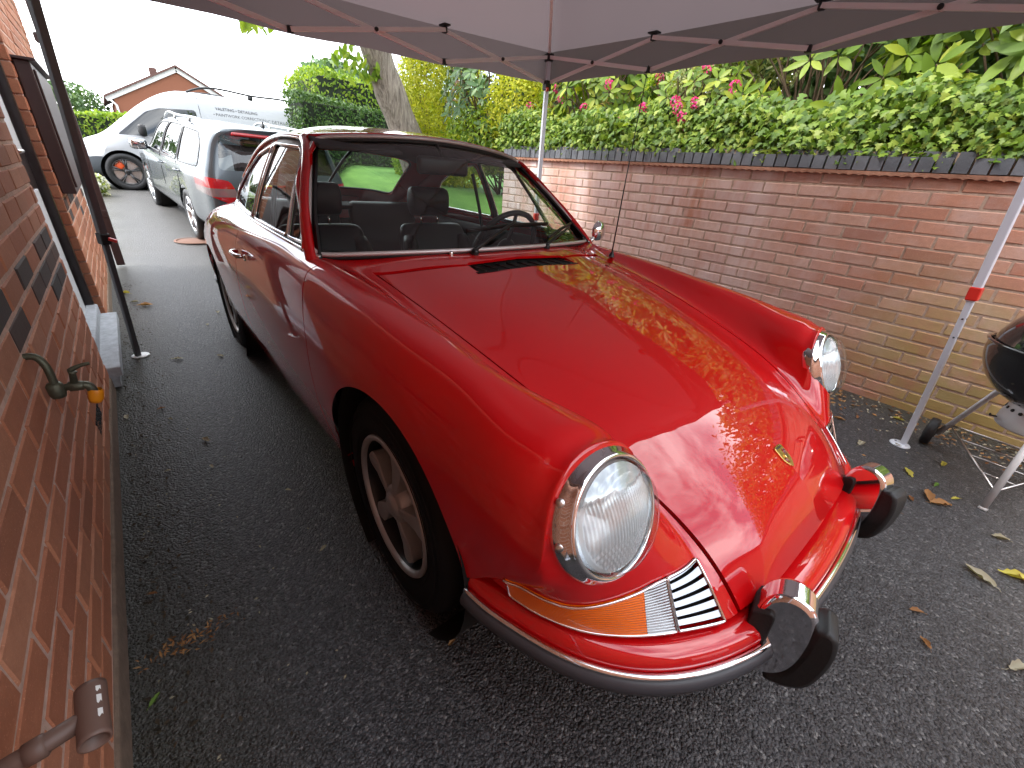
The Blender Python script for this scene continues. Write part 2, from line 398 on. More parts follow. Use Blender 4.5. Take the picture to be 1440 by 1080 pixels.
# indicator and horn-grille openings in the lower front edge, given along the front by distance round the nose
front_edge = BODY.grid((iS0+13, iS0+13), (0, 11), 2, 200).V[:200]
def both(p): return [p, p.mirror()]
# bonnet
pb = BODY.grid((iS0+.96, iS0+13), (0, 2.965), 130, 60).outward((0,0,1))
pb = pb.clip(lambda x, y, z: x+.372+.10*(np.abs(y)/.57)**2.2)
slot = poly_sdf(rounded([(-.405,-.25),(-.318,-.25),(-.318,.25),(-.405,.25)], .02))
pb = pb.clip(lambda x, y, z: -slot(x, y))
_g = BODY.grid((iS0+.5, iS0+13), (3, 3.001), 120, 2).V[::2]
pb = pb.clip(lambda x, y, z: np.interp(x, _g[:, 0], _g[:, 1])-np.interp(x, [.1, .45, .6], [.0022, .003, .0085])-y)
pb = pb.join(pb.mirror())
# weld centre line
hood = pb.build('bonnet', red, CAR, flange=.02)
# cowl panel behind the bonnet
pc = BODY.grid((iS0-.45, iS0+1.4), (0, 3.05), 50, 60).outward((0,0,1)).clip(lambda x, y, z: -(x+.372+.10*(np.abs(y)/.57)**2.2)-.006).clip(lambda x, y, z: -slot(x, y))
pc.join(pc.mirror()).build('cowl_panel', red, CAR, flange=.01)
# dark gutter below the gaps
und = BODY.grid((iS0-.0, iS0+12.9), (0, 3.4), 60, 40).outward((0,0,1)).offset(-.022); und.join(und.mirror()).build('gutter', deep, CAR)
# wings
pf = BODY.grid((iS0-.6, iS0+13), (3.035, 12), 200, 160).outward((0,1,.6))
pf = pf.clip(arch(ARCH_F)).clip(hl_hole).clip(lambda x, y, z: -door_in(x, y, z)-G).clip(lambda x, y, z: x+.74).clip(lambda x, y, z: np.where(x < -.35, z-.262, 1))
IND = [None]
# indicator opening: low on the front, between two heights; grille next to the bonnet
def ind_zone(x, y, z):
    top = .512-.026*np.clip((y-.55)/.15, 0, 1)-.006*np.clip((.52-y)/.12, 0, 1)
    return np.minimum(np.minimum(top-z, np.where(y > .60, x-.462, 1)), y-.426)
pf2 = pf.clip(lambda x, y, z: -ind_zone(x, y, z))
for q, sd in zip(both(pf2), ('l', 'r')):
    w = q.build('front_wing', red, CAR, flange=.018, keep=lambda p: abs(math.hypot(p[0], p[2]-.31)-.358) > .003)
zone = pf.clip(lambda x, y, z: ind_zone(x, y, z)-.002)
for q in both(zone): q.offset(-.016).build('lamp_recess', deep, CAR)
SLAT = pmat('polished_slat', (.42,.42,.44), .25, metal=1)
YG = .520                                 # border between horn grille and lamp
for q, sg in zip(both(zone.clip(lambda x, y, z: y-YG-.003)), (1, -1)):
    lp = q.offset(.004); ind = empty('indicator', parent=CAR)
    a = lp.clip(lambda x, y, z: np.abs(y)-.576); b = lp.clip(lambda x, y, z: .5755-np.abs(y))
    a.build('amber_lens', amber, ind, flange=.016); b.build('clear_lens', clearl, ind, flange=.016)
    back = q.offset(-.009); back.build('lamp_reflector', alu, ind)
    m = MB(); m.tube(resample(lp.loop_pts(), 160), .0026, 6, closed=True); m.build('lamp_trim', chrome, ind)
    g = zone.clip(lambda x, y, z: YG-y)
    if sg < 0: g = g.mirror()
    gr = empty('horn_grille', parent=CAR)
    m = MB(); m.tube(resample(g.offset(.003).loop_pts(), 100), .0032, 6, closed=True); m.build('grille_trim', chrome, gr)
    for z0 in (.4225, .4385, .4545, .4705, .4865, .5025):
        s_ = g.clip(lambda x, y, z: z-z0).clip(lambda x, y, z: z0+.0100-z)
        if len(s_.F): 
            s_ = Patch(s_.V+s_.N*.002, s_.N*.8+np.array([0,0,.6]), s_.F); s_.N /= np.linalg.norm(s_.N, axis=1)[:, None]
            s_.build('slat', SLAT, gr, flange=.007)
# doors and rear quarters
pd = BODY.grid((1.2, iS0+.75), (5, 12), 200, 96).outward((0,1,.3)).clip(sill_cut)
for q in both(pd.clip(lambda x, y, z: door_in(x, y, z)-G)):
    d_ = q.build('door', red, CAR, flange=.018); sg = np.sign(q.V[:, 1].mean())
    m = MB(); m.tube([(-1.37, sg*.797, .775),(-1.365, sg*.823, .777),(-1.33, sg*.829, .778),(-1.28, sg*.828, .778),(-1.245, sg*.822, .777),(-1.24, sg*.797, .775)], [.009,.009,.008,.008,.009,.009], 8)
    m.lathe([(0,.006),(.011,.006),(.013,0)], (-1.225, sg*.796, .772), (0, sg, 0), 14); m.build('door_handle', chrome, d_)
pr = BODY.grid((0, iS0+.2), (5, 12), 230, 96).outward((0,1,.3)).clip(arch(ARCH_R)).clip(lambda x, y, z: -door_in(x, y, z)-G).clip(lambda x, y, z: np.where(x > -1.95, z-.262, 1)).clip(lambda x, y, z: -1.0-x)
for q in both(pr): q.build('rear_quarter', red, CAR, flange=.018, keep=lambda p: abs(math.hypot(p[0]+2.271, p[2]-.31)-.352) > .003)
ps_ = BODY.grid((4.5, iS0+1.2), (10.6, 12), 80, 30).outward((0,1,0)).clip(lambda x, y, z: .258-z).clip(arch(ARCH_R)).clip(arch(ARCH_F))
for q in both(ps_): q.build('sill', red, CAR)
# ---- upper body
def wbase(y): t = (np.abs(y)/.69)**2; return np.stack([-.485-.165*t, y, .893-.022*t], -1)
def wtop(y): t = (np.abs(y)/.51)**2; return np.stack([-.972-.088*t, y, 1.262-.036*t], -1)
ROOF = Surf([
 [(-.972,0,1.266),(-.990,.25,1.259),(-1.025,.42,1.243),(-1.06,.515,1.226)],
 [(-1.25,0,1.312),(-1.25,.25,1.304),(-1.25,.43,1.278),(-1.25,.532,1.240)],
 [(-1.55,0,1.313),(-1.55,.25,1.303),(-1.55,.43,1.274),(-1.55,.535,1.232)],
 [(-1.85,0,1.266),(-1.85,.25,1.255),(-1.85,.43,1.222),(-1.85,.540,1.174)],
 [(-2.15,0,1.166),(-2.15,.25,1.154),(-2.15,.43,1.116),(-2.15,.555,1.060)],
 [(-2.42,0,1.036),(-2.42,.25,1.025),(-2.42,.43,.992),(-2.42,.560,.944)],
 [(-2.65,0,.922),(-2.65,.25,.912),(-2.65,.42,.888),(-2.65,.525,.855)],
 [(-2.90,0,.800),(-2.90,.25,.795),(-2.90,.38,.782),(-2.90,.462,.760)],
 [(-3.17,0,.62),(-3.17,.25,.617),(-3.17,.36,.610),(-3.17,.43,.598)]])
rw_sd = poly_sdf(rounded([(-1.98,-.40),(-1.98,.40),(-2.47,.47),(-2.50,.20),(-2.505,0),(-2.50,-.20),(-2.47,-.47)], .07))
pr = ROOF.grid((0, 8), (0, 3), 150, 40).outward((0,0,1)); pr = pr.join(pr.mirror())
pr.clip(lambda x, y, z: -rw_sd(x, y)).build('roof', red, CAR, flange=.012)
rg = pr.clip(lambda x, y, z: rw_sd(x, y)+.004).offset(-.004); rwin = rg.build('rear_window', screen, CAR)
m = MB(); m.tube(resample(rg.loop_pts(), 160)+np.array([0,0,.003]), .009, 6, closed=True); m.build('seal', rubber, rwin)
pl = pr.clip(lambda x, y, z: 1.0*(x+1.93)).clip(lambda x, y, z: x*0+1).offset(-.025); pl.build('headlining', headl, CAR)
# rear deck grille
rgz = poly_sdf(rounded([(-2.62,-.28),(-2.62,.28),(-2.80,.28),(-2.80,-.28)], .03))
pg = pr.clip(lambda x, y, z: rgz(x, y)).offset(.003); eg = pg.build('engine_grille', black, CAR, flange=.006)
# windscreen
yy = np.linspace(-1, 1, 41); rows = []
for t in np.linspace(0, 1, 25):
    a, b = wbase(yy*.702), wtop(yy*.522); p = a*(1-t)+b*t; n = np.array([.62, 0, .78]); rows.append(p+n*(.022*4*t*(1-t))*(1-.5*yy[:, None]**2))
Gw = np.array(rows); du = np.gradient(Gw, axis=0); dv = np.gradient(Gw, axis=1); Nw = np.cross(dv, du); Nw /= np.linalg.norm(Nw, axis=2)[:, :, None]
WS = Patch.from_grid(Gw, Nw).outward((1, 0, 1)); 
def ws_uv(i): return None
uvu, uvv = np.meshgrid(np.linspace(0, 1, 25), yy, indexing='ij')
# rounded corners: clip in parameter space through a lookup
PU = {tuple(np.round(v, 6)): (a, b) for v, a, b in zip(Gw.reshape(-1, 3), uvu.ravel(), uvv.ravel())}
U = np.array([PU[tuple(np.round(v, 6))] for v in WS.V]); ws_sd = poly_sdf(rounded([(0,-.69),(.43,-.515),(.43,.515),(0,.69)], .055))
f_ws = ws_sd(U[:, 0]*.43, U[:, 1]*(.69-.175*U[:, 0])); WSg = WS.clip(lambda x, y, z: f_ws)
ws = WSg.build('windscreen', screen, CAR)
lp = resample(WSg.loop_pts(), 220); nn = np.array([.62, 0, .78])
m = MB(); m.tube(lp-nn*.002, .011, 8, closed=True); m.build('seal', rubber, ws)
ctr = lp.mean(0); m = MB(); m.tube(lp+(lp-ctr)/np.linalg.norm(lp-ctr, axis=1)[:, None]*.004+nn*.012, .0075, 8, closed=True); m.build('trim', btrim, ws)
# side glazing: one ruled surface between belt and drip rail
bx = np.array([-2.55,-2.27,-2.0,-1.7,-1.4,-1.1,-.82,-.60]); by = np.array([.535,.61,.662,.69,.703,.705,.699,.683]); bz = np.array([.872,.90,.902,.897,.893,.889,.883,.876])
tx = np.array([-2.65,-2.42,-2.15,-1.85,-1.55,-1.25,-1.06,-.60]); ty = np.array([.525,.560,.555,.540,.535,.532,.515,.50]); tz = np.array([.855,.944,1.060,1.174,1.232,1.240,1.226,1.20])
o_ = np.argsort(tx)
BY = lambda x: np.interp(x, bx, by); BZ = lambda x: np.interp(x, bx, bz)
TY = lambda x: nspl(tx[o_], ty[o_], np.atleast_1d(x)); TZ = lambda x: nspl(tx[o_], tz[o_], np.atleast_1d(x))
def side_y(x, z):
    x = np.asarray(x, float); zt = np.minimum(TZ(x.ravel()).reshape(x.shape), 9); yt = TY(x.ravel()).reshape(x.shape); t = (z-BZ(x))/np.maximum(zt-BZ(x), .03); t = np.clip(t, -.2, 1.15)
    return BY(x)+(yt-BY(x))*t+.012*np.sin(np.pi*np.clip(t, 0, 1))
gx, gz = np.meshgrid(np.linspace(-2.62, -.58, 150), np.linspace(.86, 1.25, 60), indexing='ij'); gy = side_y(gx, gz)
Gs = np.stack([gx, gy, gz], -1); Ns = np.cross(np.gradient(Gs, axis=0), np.gradient(Gs, axis=1)); Ns /= np.linalg.norm(Ns, axis=2)[:, :, None]
SIDE = Patch.from_grid(Gs, Ns).outward((0, 1, 0)).clip(lambda x, y, z: TZ(x)-z+.002).clip(lambda x, y, z: z-BZ(x)+.012)
apil = lambda x, z: (-.645-x)*math.cos(.70)-(z-.885)*math.sin(.70)*1.0      # >0 behind the windscreen pillar line
SIDE = SIDE.clip(lambda x, y, z: (-.64-x)-(z-.885)*1.22+.02)
A_ = lambda z: -.64-(z-.885)*1.22
top = lambda x: float(TZ(x)[0])
xs = lambda a, b, n: list(np.linspace(a, b, n))
wq = [(A_(.905)-.045,.905),(A_(1.19)-.045,1.19),(-1.045,1.195),(-.89,.905)]
wq = [(-.715,.905),(-.935,1.085),(-.955,1.085),(-.90,.905)]
front_post = -.845
w1 = rounded([(-.735,.906),(-1.055,1.168),(-1.075,1.168),(-.905,.906)], .012)      # quarter light
w2 = rounded([(-.925,.907),(-1.095,1.178),(-1.13,1.20),(-1.40,top(-1.40)-.032),(-1.43,top(-1.43)-.033),(-1.40,.912)], .018)  # door glass
w3 = rounded([(-1.455,.914),(-1.475,top(-1.475)-.036),(-1.72,top(-1.72)-.042),(-1.93,1.075),(-2.06,.965),(-2.05,.925)], .03)   # rear quarter glass
sds = [poly_sdf(w) for w in (w1, w2, w3)]
pil = SIDE
for s_ in sds: pil = pil.clip(lambda x, y, z, s_=s_: -s_(x, z))
for q in both(pil.clip(lambda x, y, z: -1.447-x)): q.build('rear_pillar', red, CAR, flange=.01)
for q in both(pil.clip(lambda x, y, z: x+1.443)): q.build('window_frame', black, CAR, flange=.01)
for s_, nm in zip(sds, ('quarter_light', 'side_window', 'rear_side_window')):
    gp = SIDE.clip(lambda x, y, z: s_(x, z)+.003).offset(-.004)
    for q in both(gp):
        o = q.build(nm, sideg, CAR); m = MB(); m.tube(resample(q.loop_pts(), 110)+np.array([0, .006*np.sign(q.V[0, 1]), 0]), .0065, 6, closed=True); m.build('frame', chrome, o)
# windscreen pillars, header rail and drip rails
for sg in (1, -1):
    P = crv([(-.60, sg*.716, .850),(-.715, sg*.688, .955),(-.885, sg*.618, 1.10),(-1.03, sg*.555, 1.208),(-1.12, sg*.535, 1.240)], 30)
    V = []; F = []; T = np.gradient(P, axis=0); T /= np.linalg.norm(T, axis=1)[:, None]
    for i, (p, t) in enumerate(zip(P, T)):
        a = np.array([.50, sg*.62, .58]); a -= t*(a@t); a /= np.linalg.norm(a); b = np.cross(t, a)
        for j in range(16):
            th = 2*math.pi*j/16; c_, s2 = math.cos(th), math.sin(th); V.append(p-a*.010+a*.015*np.sign(c_)*abs(c_)**.7+b*.0175*np.sign(s2)*abs(s2)**.7)
    for i in range(29):
        for j in range(16): F.append((i*16+j, i*16+(j+1) % 16, (i+1)*16+(j+1) % 16, (i+1)*16+j))
    MB().add(V, F).build('windscreen_pillar', red, CAR)
    xs_ = np.linspace(-1.04, -2.2, 50); D = np.stack([xs_, sg*(TY(xs_)+.006), TZ(xs_)+.002], 1)
    D = np.r_[[(-.665, sg*.712, .895),(-.80, sg*.664, 1.01),(-.95, sg*.600, 1.135)], D]; D = crv(D, 80)
    m = MB(); m.tube(D, .0085, 8); m.build('drip_rail', red, CAR)
    m = MB(); m.tube(D+np.array([0, sg*.006, -.004]), .0045, 6); m.build('drip_rail_trim', chrome, CAR)
    bl = BODY.grid((3.9, iS0+.0), (5.0, 5.0), 60, 2); B_ = bl.V[::2]*np.array([1, sg, 1])
    m = MB(); m.tube(B_+np.array([0, sg*.002, .004]), .0065, 6); m.build('belt_trim', chrome, CAR)
hd = wtop(np.linspace(-.53, .53, 40))+np.array([-.016, 0, .009]); m = MB(); m.tube(hd, .016, 12); m.build('header_rail', red, CAR)
# inner shell of the cabin
m = MB(); m.box((-1.35, 0, .24), (2.1, 1.40, .03)); m.box((-.44, 0, .50), (.03, 1.36, .56)); m.box((-2.35, 0, .50), (.04, 1.2, .60)); m.build('floor_pan', carpet, CAR)
for sg in (1, -1):
    m = MB(); m.box((-1.36, sg*.660, .55), (1.40, .03, .60), bev=.01); m.box((-.97, sg*.645, .62), (.6, .03, .06), bev=.012); m.build('door_card', vinyl, CAR)
m = MB(); m.box((0, 0, .20), (1.0, 1.1, .02)); m.box((.2, 0, .45), (.7, .9, .1)); m.build('front_floor', deep, CAR)
m = MB(); m.box((-2.6, 0, .30), (.9, 1.0, .30)); m.build('engine_tray', deep, CAR)
for sg in (1, -1):
    for c in (ARCH_F, ARCH_R):
        m = MB(); m.lathe([(.02, 0), (c[2]+.012, 0), (c[2]+.012, .27)], (c[0], sg*.50, c[1]), (0, sg, 0), 40); m.build('arch_liner', deep, CAR)
        a = np.linspace(math.radians(-12), math.radians(192), 70); zz = c[1]+(c[2]+.002)*np.sin(a); xx = c[0]+(c[2]+.002)*np.cos(a)
# ---- headlights
def headlight(sg):
    h = empty('headlight', parent=CAR); C = HLC*np.array([1, sg, 1]); A = HLA*np.array([1, sg, 1])
    m = MB(); m.lathe([(.1160,-.034),(.1225,-.030),(.1236,-.016),(.1228,-.004),(.120,.003),(.1155,.007),(.1125,.014),(.1095,.019),(.1055,.022),(.102,.020),(.101,.014),(.100,-.02)], C, A, 64); m.build('chrome_ring', chrome, h)
    prof = [(.1010, .012), (.1002, .022), (.096, .033), (.091, .039)]+[(.087*math.cos(t), .042+.019*math.sin(t)) for t in np.linspace(0, math.pi/2, 10)]
    m = MB(); m.lathe(prof, C, A, 64); ln = m.build('lens', LENS, h)
    u0 = np.cross(A, np.array([0, 0, 1.])); u0 /= np.linalg.norm(u0); v0 = np.cross(u0, A); V = []; F = []; nx_, ny_ = 150, 40
    for j in range(ny_+1):
        for i in range(nx_+1):
            a_, b_ = -1+2*i/nx_, -1+2*j/ny_; rr_ = math.sqrt(1-.5*b_*b_)*a_*.095, math.sqrt(1-.5*a_*a_)*b_*.095; q_ = math.hypot(*rr_)
            fl_ = (.0022*abs(math.sin(math.pi*rr_[0]/.0068)) if (rr_[1] < .052 and q_ < .087) else 0)-(.003 if rr_[1] > .052 else 0)
            if rr_[1] < -.03 and q_ < .087: fl_ += .0018*math.sin(2*math.pi*(rr_[0]*.6+rr_[1])/.014)
            V.append(C+u0*rr_[0]+v0*rr_[1]+A*(.015+.031*(1-(q_/.1)**2)-fl_))
    for j in range(ny_):
        for i in range(nx_): F.append((j*(nx_+1)+i, j*(nx_+1)+i+1, (j+1)*(nx_+1)+i+1, (j+1)*(nx_+1)+i))
    MB().add(V, F).build('fluted_glass', FLUTE, ln)
    m = MB(); m.lathe([(.098, .010), (.093, -.012), (.075, -.045), (.045, -.068), (.0, -.074)], C, A, 48); m.build('reflector', REFL, h)
    m = MB(); m.lathe([(.0, .012), (.010, .010), (.013, .0), (.013, -.06)], C, A, 16); m.build('bulb', white, h)
    th = math.radians(140 if sg < 0 else 140)
    u_ = np.cross(A, np.array([0, 0, 1.])); u_ /= np.linalg.norm(u_); v_ = np.cross(u_, A)
    for ang in (148, 182):
        t = math.radians(ang); p = C+(u_*math.cos(t)*(-sg)*-1+v_*math.sin(t))*.1215-A*.002
        m = MB(); m.lathe([(0,.004),(.006,.004),(.0075,.002),(.008,-.004)], p, A*.6+(p-C)/np.linalg.norm(p-C)*.6, 12); m.build('screw', alu, h)
    return h
REFL = pmat('lamp_reflector', (.86,.88,.90), .26, metal=1)
LENS = glass_mat('headlamp_glass', (.95, .97, .97))
FLUTE = pmat('fluted_lamp_glass', (.80, .86, .88), .10, metal=.35, coat=.5); k = NT(FLUTE); _t = k.n('ShaderNodeBsdfTransparent'); _m = k.n('ShaderNodeMixShader'); _m.inputs[0].default_value = .62
k.l(_t.outputs[0], _m.inputs[1]); k.l(k.b.outputs[0], _m.inputs[2]); k.l(_m.outputs[0], k.t.nodes['Material Output'].inputs[0])
for sg in (1, -1): headlight(sg)
# ---- front bumper
plan = np.array([(.365,.760),(.42,.752),(.488,.733),(.598,.690),(.703,.610),(.781,.488),(.825,.36),(.850,.20),(.858,0)])
plan = np.r_[plan, (plan*np.array([1, -1]))[::-1][1:]]; d_ = np.r_[0, np.cumsum(np.linalg.norm(np.diff(plan, axis=0), axis=1))]
PL = nspl(d_, plan, np.linspace(0, d_[-1], 140)); TG = np.gradient(PL, axis=0); TG /= np.linalg.norm(TG, axis=1)[:, None]; NO = np.stack([-TG[:, 1], TG[:, 0]], 1)
if (NO[70] @ np.array([1, 0])) < 0: NO = -NO
def sweep(prof, closed=False, sl=slice(None)):
    P_, N_ = PL[sl], NO[sl]; n = len(prof); V = [(p[0]+q[0]*o, p[1]+q[1]*o, z) for p, q in zip(P_, N_) for o, z in prof]; F = []
    for i in range(len(P_)-1):
        for j in range(n if closed else n-1): F.append((i*n+j, i*n+(j+1) % n, (i+1)*n+(j+1) % n, (i+1)*n+j))
    if closed: F += [tuple(range(n)), tuple((len(P_)-1)*n+j for j in range(n))[::-1]]
    return V, F
BUMP = MB().add(*sweep([(-.075,.390),(-.055,.3965),(-.035,.398),(-.018,.396),(-.006,.388),(0,.376),(.001,.362),(-.001,.335),(-.004,.318),(-.012,.306)])).build('front_bumper', red, CAR)
MB().add(*sweep([(-.004,.357),(.012,.358),(.021,.352),(.024,.338),(.021,.324),(.012,.317),(-.004,.317)], True)).build('rubber_strip', stripr, BUMP)
m = MB(); m.add(*sweep([(.0005,.362),(.004,.3665),(.009,.3685),(.013,.367),(.016,.3625),(.014,.358),(.008,.3575)], True)); m.build('bright_strip', chrome, BUMP)
MB().add(*sweep([(-.010,.309),(-.022,.285),(-.045,.250),(-.09,.222),(-.20,.205)], False, slice(8, 132))).build('front_valance', red, CAR)
for sg in (1, -1):
    C = np.array([.800, sg*.335, 0]); yaw = math.radians(-14*sg)   # follows the bumper's curve
    def fn(a, b, h, C=C, yaw=yaw): return (C[0]+a*math.cos(yaw)-h*math.sin(yaw), C[1]+a*math.sin(yaw)+h*math.cos(yaw), b)
    body = crv([(-.015,.425),(-.005,.470),(.020,.496),(.050,.497),(.072,.482),(.085,.450),(.090,.405),(.088,.350),(.075,.305),(.050,.278),(.020,.270),(-.012,.285)], 40)
    g = empty('bumper_guard', parent=BUMP)
    m = MB(); m.prism(body, -.031, .031, fn); m.build('guard_horn', chrome, g, bevel=.010, auto=30)
    pad = crv([(.045,.268),(.080,.277),(.108,.300),(.122,.345),(.125,.395),(.120,.438),(.106,.462),(.088,.462),(.080,.42),(.078,.36),(.066,.31),(.043,.285)], 44)
    m = MB(); m.prism(pad, -.035, .035, fn); m.build('rubber_pad', rubber, g, bevel=.012, auto=30)
    m = MB(); m.prism(crv([(-.02,.43),(.012,.447),(.02,.40),(.015,.33),(-.02,.30)], 20), -.039, .039, fn); m.build('seal', rubber, g, bevel=.006, auto=30)
# ---- wheels
def wheel(x, sg, steer=0.):
    w = empty('wheel', (x, sg*.672, .315), steer, parent=CAR)
    ax = (0, sg, 0); T = MB()
    T.lathe([(.19,-.085),(.215,-.098),(.255,-.102),(.29,-.098),(.308,-.088),(.315,-.07),(.3175,-.03),(.3175,.03),(.315,.062),(.308,.080),(.296,.090),(.275,.097),(.250,.099),(.226,.097),(.208,.089),(.200,.075)], (0,0,0), ax, 72)
    t = T.build('tyre', tyrem, w)
    m = MB()
    for r_, wd in ((.226,.0995),(.268,.1045),(.285,.1015)): m.lathe([(r_-.0018, wd-.001),(r_, wd+.0012),(r_+.0018, wd-.001)], (0,0,0), ax, 72)
    m.build('sidewall_rib', tyrem, t)
    R_ = empty('rim', parent=w)
    m = MB(); m.lathe([(.199,.060),(.207,.083),(.2075,.091),(.205,.096),(.200,.0975),(.195,.0965),(.1905,.091),(.189,.084)], (0,0,0), ax, 72); m.build('rim_lip', rimgrey, R_)
    m = MB(); m.lathe([(.1895,.085),(.184,.06),(.182,.02),(.176,-.05),(.02,-.05)], (0,0,0), ax, 60); m.build('barrel', black, R_)
    m = MB(); m.lathe([(.183,.045),(.165,.035),(.14,.028),(.06,.035),(0,.035)], (0,0,0), ax, 60); m.build('rim_well', black, R_)
    m = MB(); m.lathe([(.060,.030),(.056,.078),(.047,.086),(.040,.084),(.036,.088),(.030,.0945),(.015,.097),(0,.0975)], (0,0,0), ax, 40); m.build('hub_cap', rimgrey, R_)
    out = [(.036,.010),(.060,.0140),(.095,.0195),(.125,.0262),(.152,.0305),(.166,.0275),(.172,.018),(.174,0)]
    half = crv(out, 22); top_ = [(a, b) for a, b in half]+[(a, -b) for a, b in half[::-1][1:]]
    bot = [(a, -b) for a, b in half]
    for i in range(5):
        th = 2*math.pi*i/5+(.175 if x > -1 else .5); m = MB()
        def pt(a, b, h, th=th): return (a*math.cos(th)-b*math.sin(th), sg*h, a*math.sin(th)+b*math.cos(th))
        cols = 9; V = []; F = []
        for a, bw in half:
            for j in range(cols):
                q = -1+2*j/(cols-1); dome = .087-.010*(a/.167)**2+.008*max(0, (a-.12)/.05); V.append(pt(a, bw*q, dome-.004*abs(q)**4.))
        n_ = len(half)
        for a, bw in half:
            for j in (0, cols-1): V.append(pt(a, bw*(-1 if j == 0 else 1), .030))
        for i2 in range(n_-1):
            for j in range(cols-1): F.append((i2*cols+j, i2*cols+j+1, (i2+1)*cols+j+1, (i2+1)*cols+j))
            k0 = n_*cols
            F.append((i2*cols, (i2+1)*cols, k0+(i2+1)*2, k0+i2*2)); F.append((i2*cols+cols-1, k0+i2*2+1, k0+(i2+1)*2+1, (i2+1)*cols+cols-1))
        m.add(V, F); m.build('spoke', rimgrey, R_, auto=35)
        t2 = th+math.pi/5; m = MB(); m.lathe([(0,.05),(.009,.05),(.009,.03)], (.062*math.cos(t2), 0, .062*math.sin(t2)), ax, 8); m.build('wheel_nut', black, R_)
    return w
for x in (0, -2.271):
    for sg in (1, -1): wheel(x, sg, math.radians(-1.7) if x == 0 else 0)
# ---- badge on the bonnet
def hood_pt(x, y):
    i = np.argmin((pb.V[:, 0]-x)**2+(pb.V[:, 1]-y)**2); return pb.V[i], pb.N[i]
bp, bn = hood_pt(.672, 0.0); bn = bn*np.array([1, 0, 1]); bn /= np.linalg.norm(bn); bf = np.array([bn[2], 0, -bn[0]])    # bf runs down the bonnet
bd = empty('bonnet_badge', parent=CAR)
half = [(-.031,0),(-.031,.010),(-.029,.019),(-.024,.0215),(-.015,.0205),(-.005,.0215),(.007,.020),(.017,.015),(.025,.008),(.031,0)]
sh = half+[(a, -b) for a, b in half[::-1][1:-1]]
bfn = lambda a, b, h: tuple(np.array([bp[0], 0, bp[2]])+bf*a+np.array([0, 1, 0])*b+bn*h)
def quadp(name, mat, pts, h0, h1): m = MB(); m.prism(pts, h0, h1, bfn); m.build(name, mat, bd)
m = MB(); m.prism(sh, -.002, .004, bfn); m.build('shield', gold, bd, bevel=.0012, auto=40)
for (a0, a1, s_) in ((-.018, .001, 1), (.002, .018, -1)):
    w0 = .0175; 
    for j, (u0, u1) in enumerate(((0, .33), (.33, .66), (.66, 1))):
        c = [(a0+.001, s_*(.003+u0*(w0-.003))), (a1-.001, s_*(.003+u0*(w0-.003)*.8)), (a1-.001, s_*(.003+u1*(w0-.003)*.78)), (a0+.001, s_*(.003+u1*(w0-.003)))]
        if s_ < 0: c = [(p[0], p[1]*(.92 if p[0] < .01 else .62)) for p in c]
        quadp('enamel_stripe', (enr, enb, enr)[j], c, .0038, .0046)
quadp('centre_shield', gold, rounded([(-.006,-.006),(-.006,.006),(.004,.006),(.009,0),(.004,-.006)], .002), .004, .0062)
quadp('horse_mark', enb, crv([(-.004,-.001),(-.002,.002),(.001,.001),(.004,.003),(.003,0),(.005,-.002),(.001,-.0015),(-.001,-.003)], 24), .006, .0068)
for i in range(7): quadp('letter_mark', enb, [(-.0275,-.0135+i*.0041),(-.0275,-.0110+i*.0041),(-.0225,-.0110+i*.0041),(-.0225,-.0135+i*.0041)], .0038, .0045)
# ---- bonnet slot, nozzle, wipers, aerial, mirrors
m = MB(); m.box((-.362, 0, .845), (.10, .52, .02)); sl = m.build('air_intake', deep, CAR)
for i in range(9): MB().box((-.362, -.22+.055*i, .854), (.085, .004, .012)).build('intake_vane', black, sl)
m = MB(); m.lathe([(.009,0),(.009,.008),(.006,.013),(0,.014)], (-.49, -.255, .886), (.1, 0, 1), 12); m.build('washer_nozzle', chrome, CAR)
def wiper(p0, p1, b0, b1):
    w = empty('wiper', parent=CAR); p0, p1, b0, b1 = map(np.array, (p0, p1, b0, b1))
    m = MB(); m.lathe([(.016,-.01),(.015,.014),(.010,.022),(0,.024)], p0, (.3, 0, 1), 14); m.build('spindle', black, w)
    m = MB(); m.tube(crv([p0+np.array([0,0,.016]), p0*.7+p1*.3+np.array([.01,0,.026]), p0*.3+p1*.7+np.array([.008,0,.022]), p1+np.array([0,0,.016])], 16), np.linspace(.0085, .005, 16), 6); m.build('arm', black, w)
    B = crv([b0, (b0+b1)/2+np.array([.006,0,.008]), b1], 14); m = MB(); m.tube(B, .006, 6); m.tube(B+np.array([-.004,0,-.008]), .004, 6); m.build('blade', black, w)
def ws_pt(t, y): a, b = wbase(np.array([y*.70]))[0], wtop(np.array([y*.52]))[0]; p = a*(1-t)+b*t; return p+np.array([.62,0,.78])*(.022*4*t*(1-t)*(1-.5*y*y)+.012)
wiper((-.468,-.164,.885), ws_pt(.17, .16), ws_pt(.14, -.22), ws_pt(.19, .52))
wiper((-.495,.245,.884), ws_pt(.12, .78), ws_pt(.06, .42), ws_pt(.20, .93))
ae = empty('aerial', parent=CAR); m = MB(); m.lathe([(.014,0),(.012,.012),(.006,.02),(.005,.03)], (-.40,.600,.846), (0,.12,1), 14); m.build('base', black, ae)
m = MB(); m.tube([(-.40,.600,.86),(-.405,.615,1.18),(-.41,.64,1.60)], [.0032,.0025,.0016], 6); m.lathe([(0,-.006),(.004,0),(0,.006)], (-.41,.64,1.60), (0,0,1), 8); m.build('mast', black, ae)
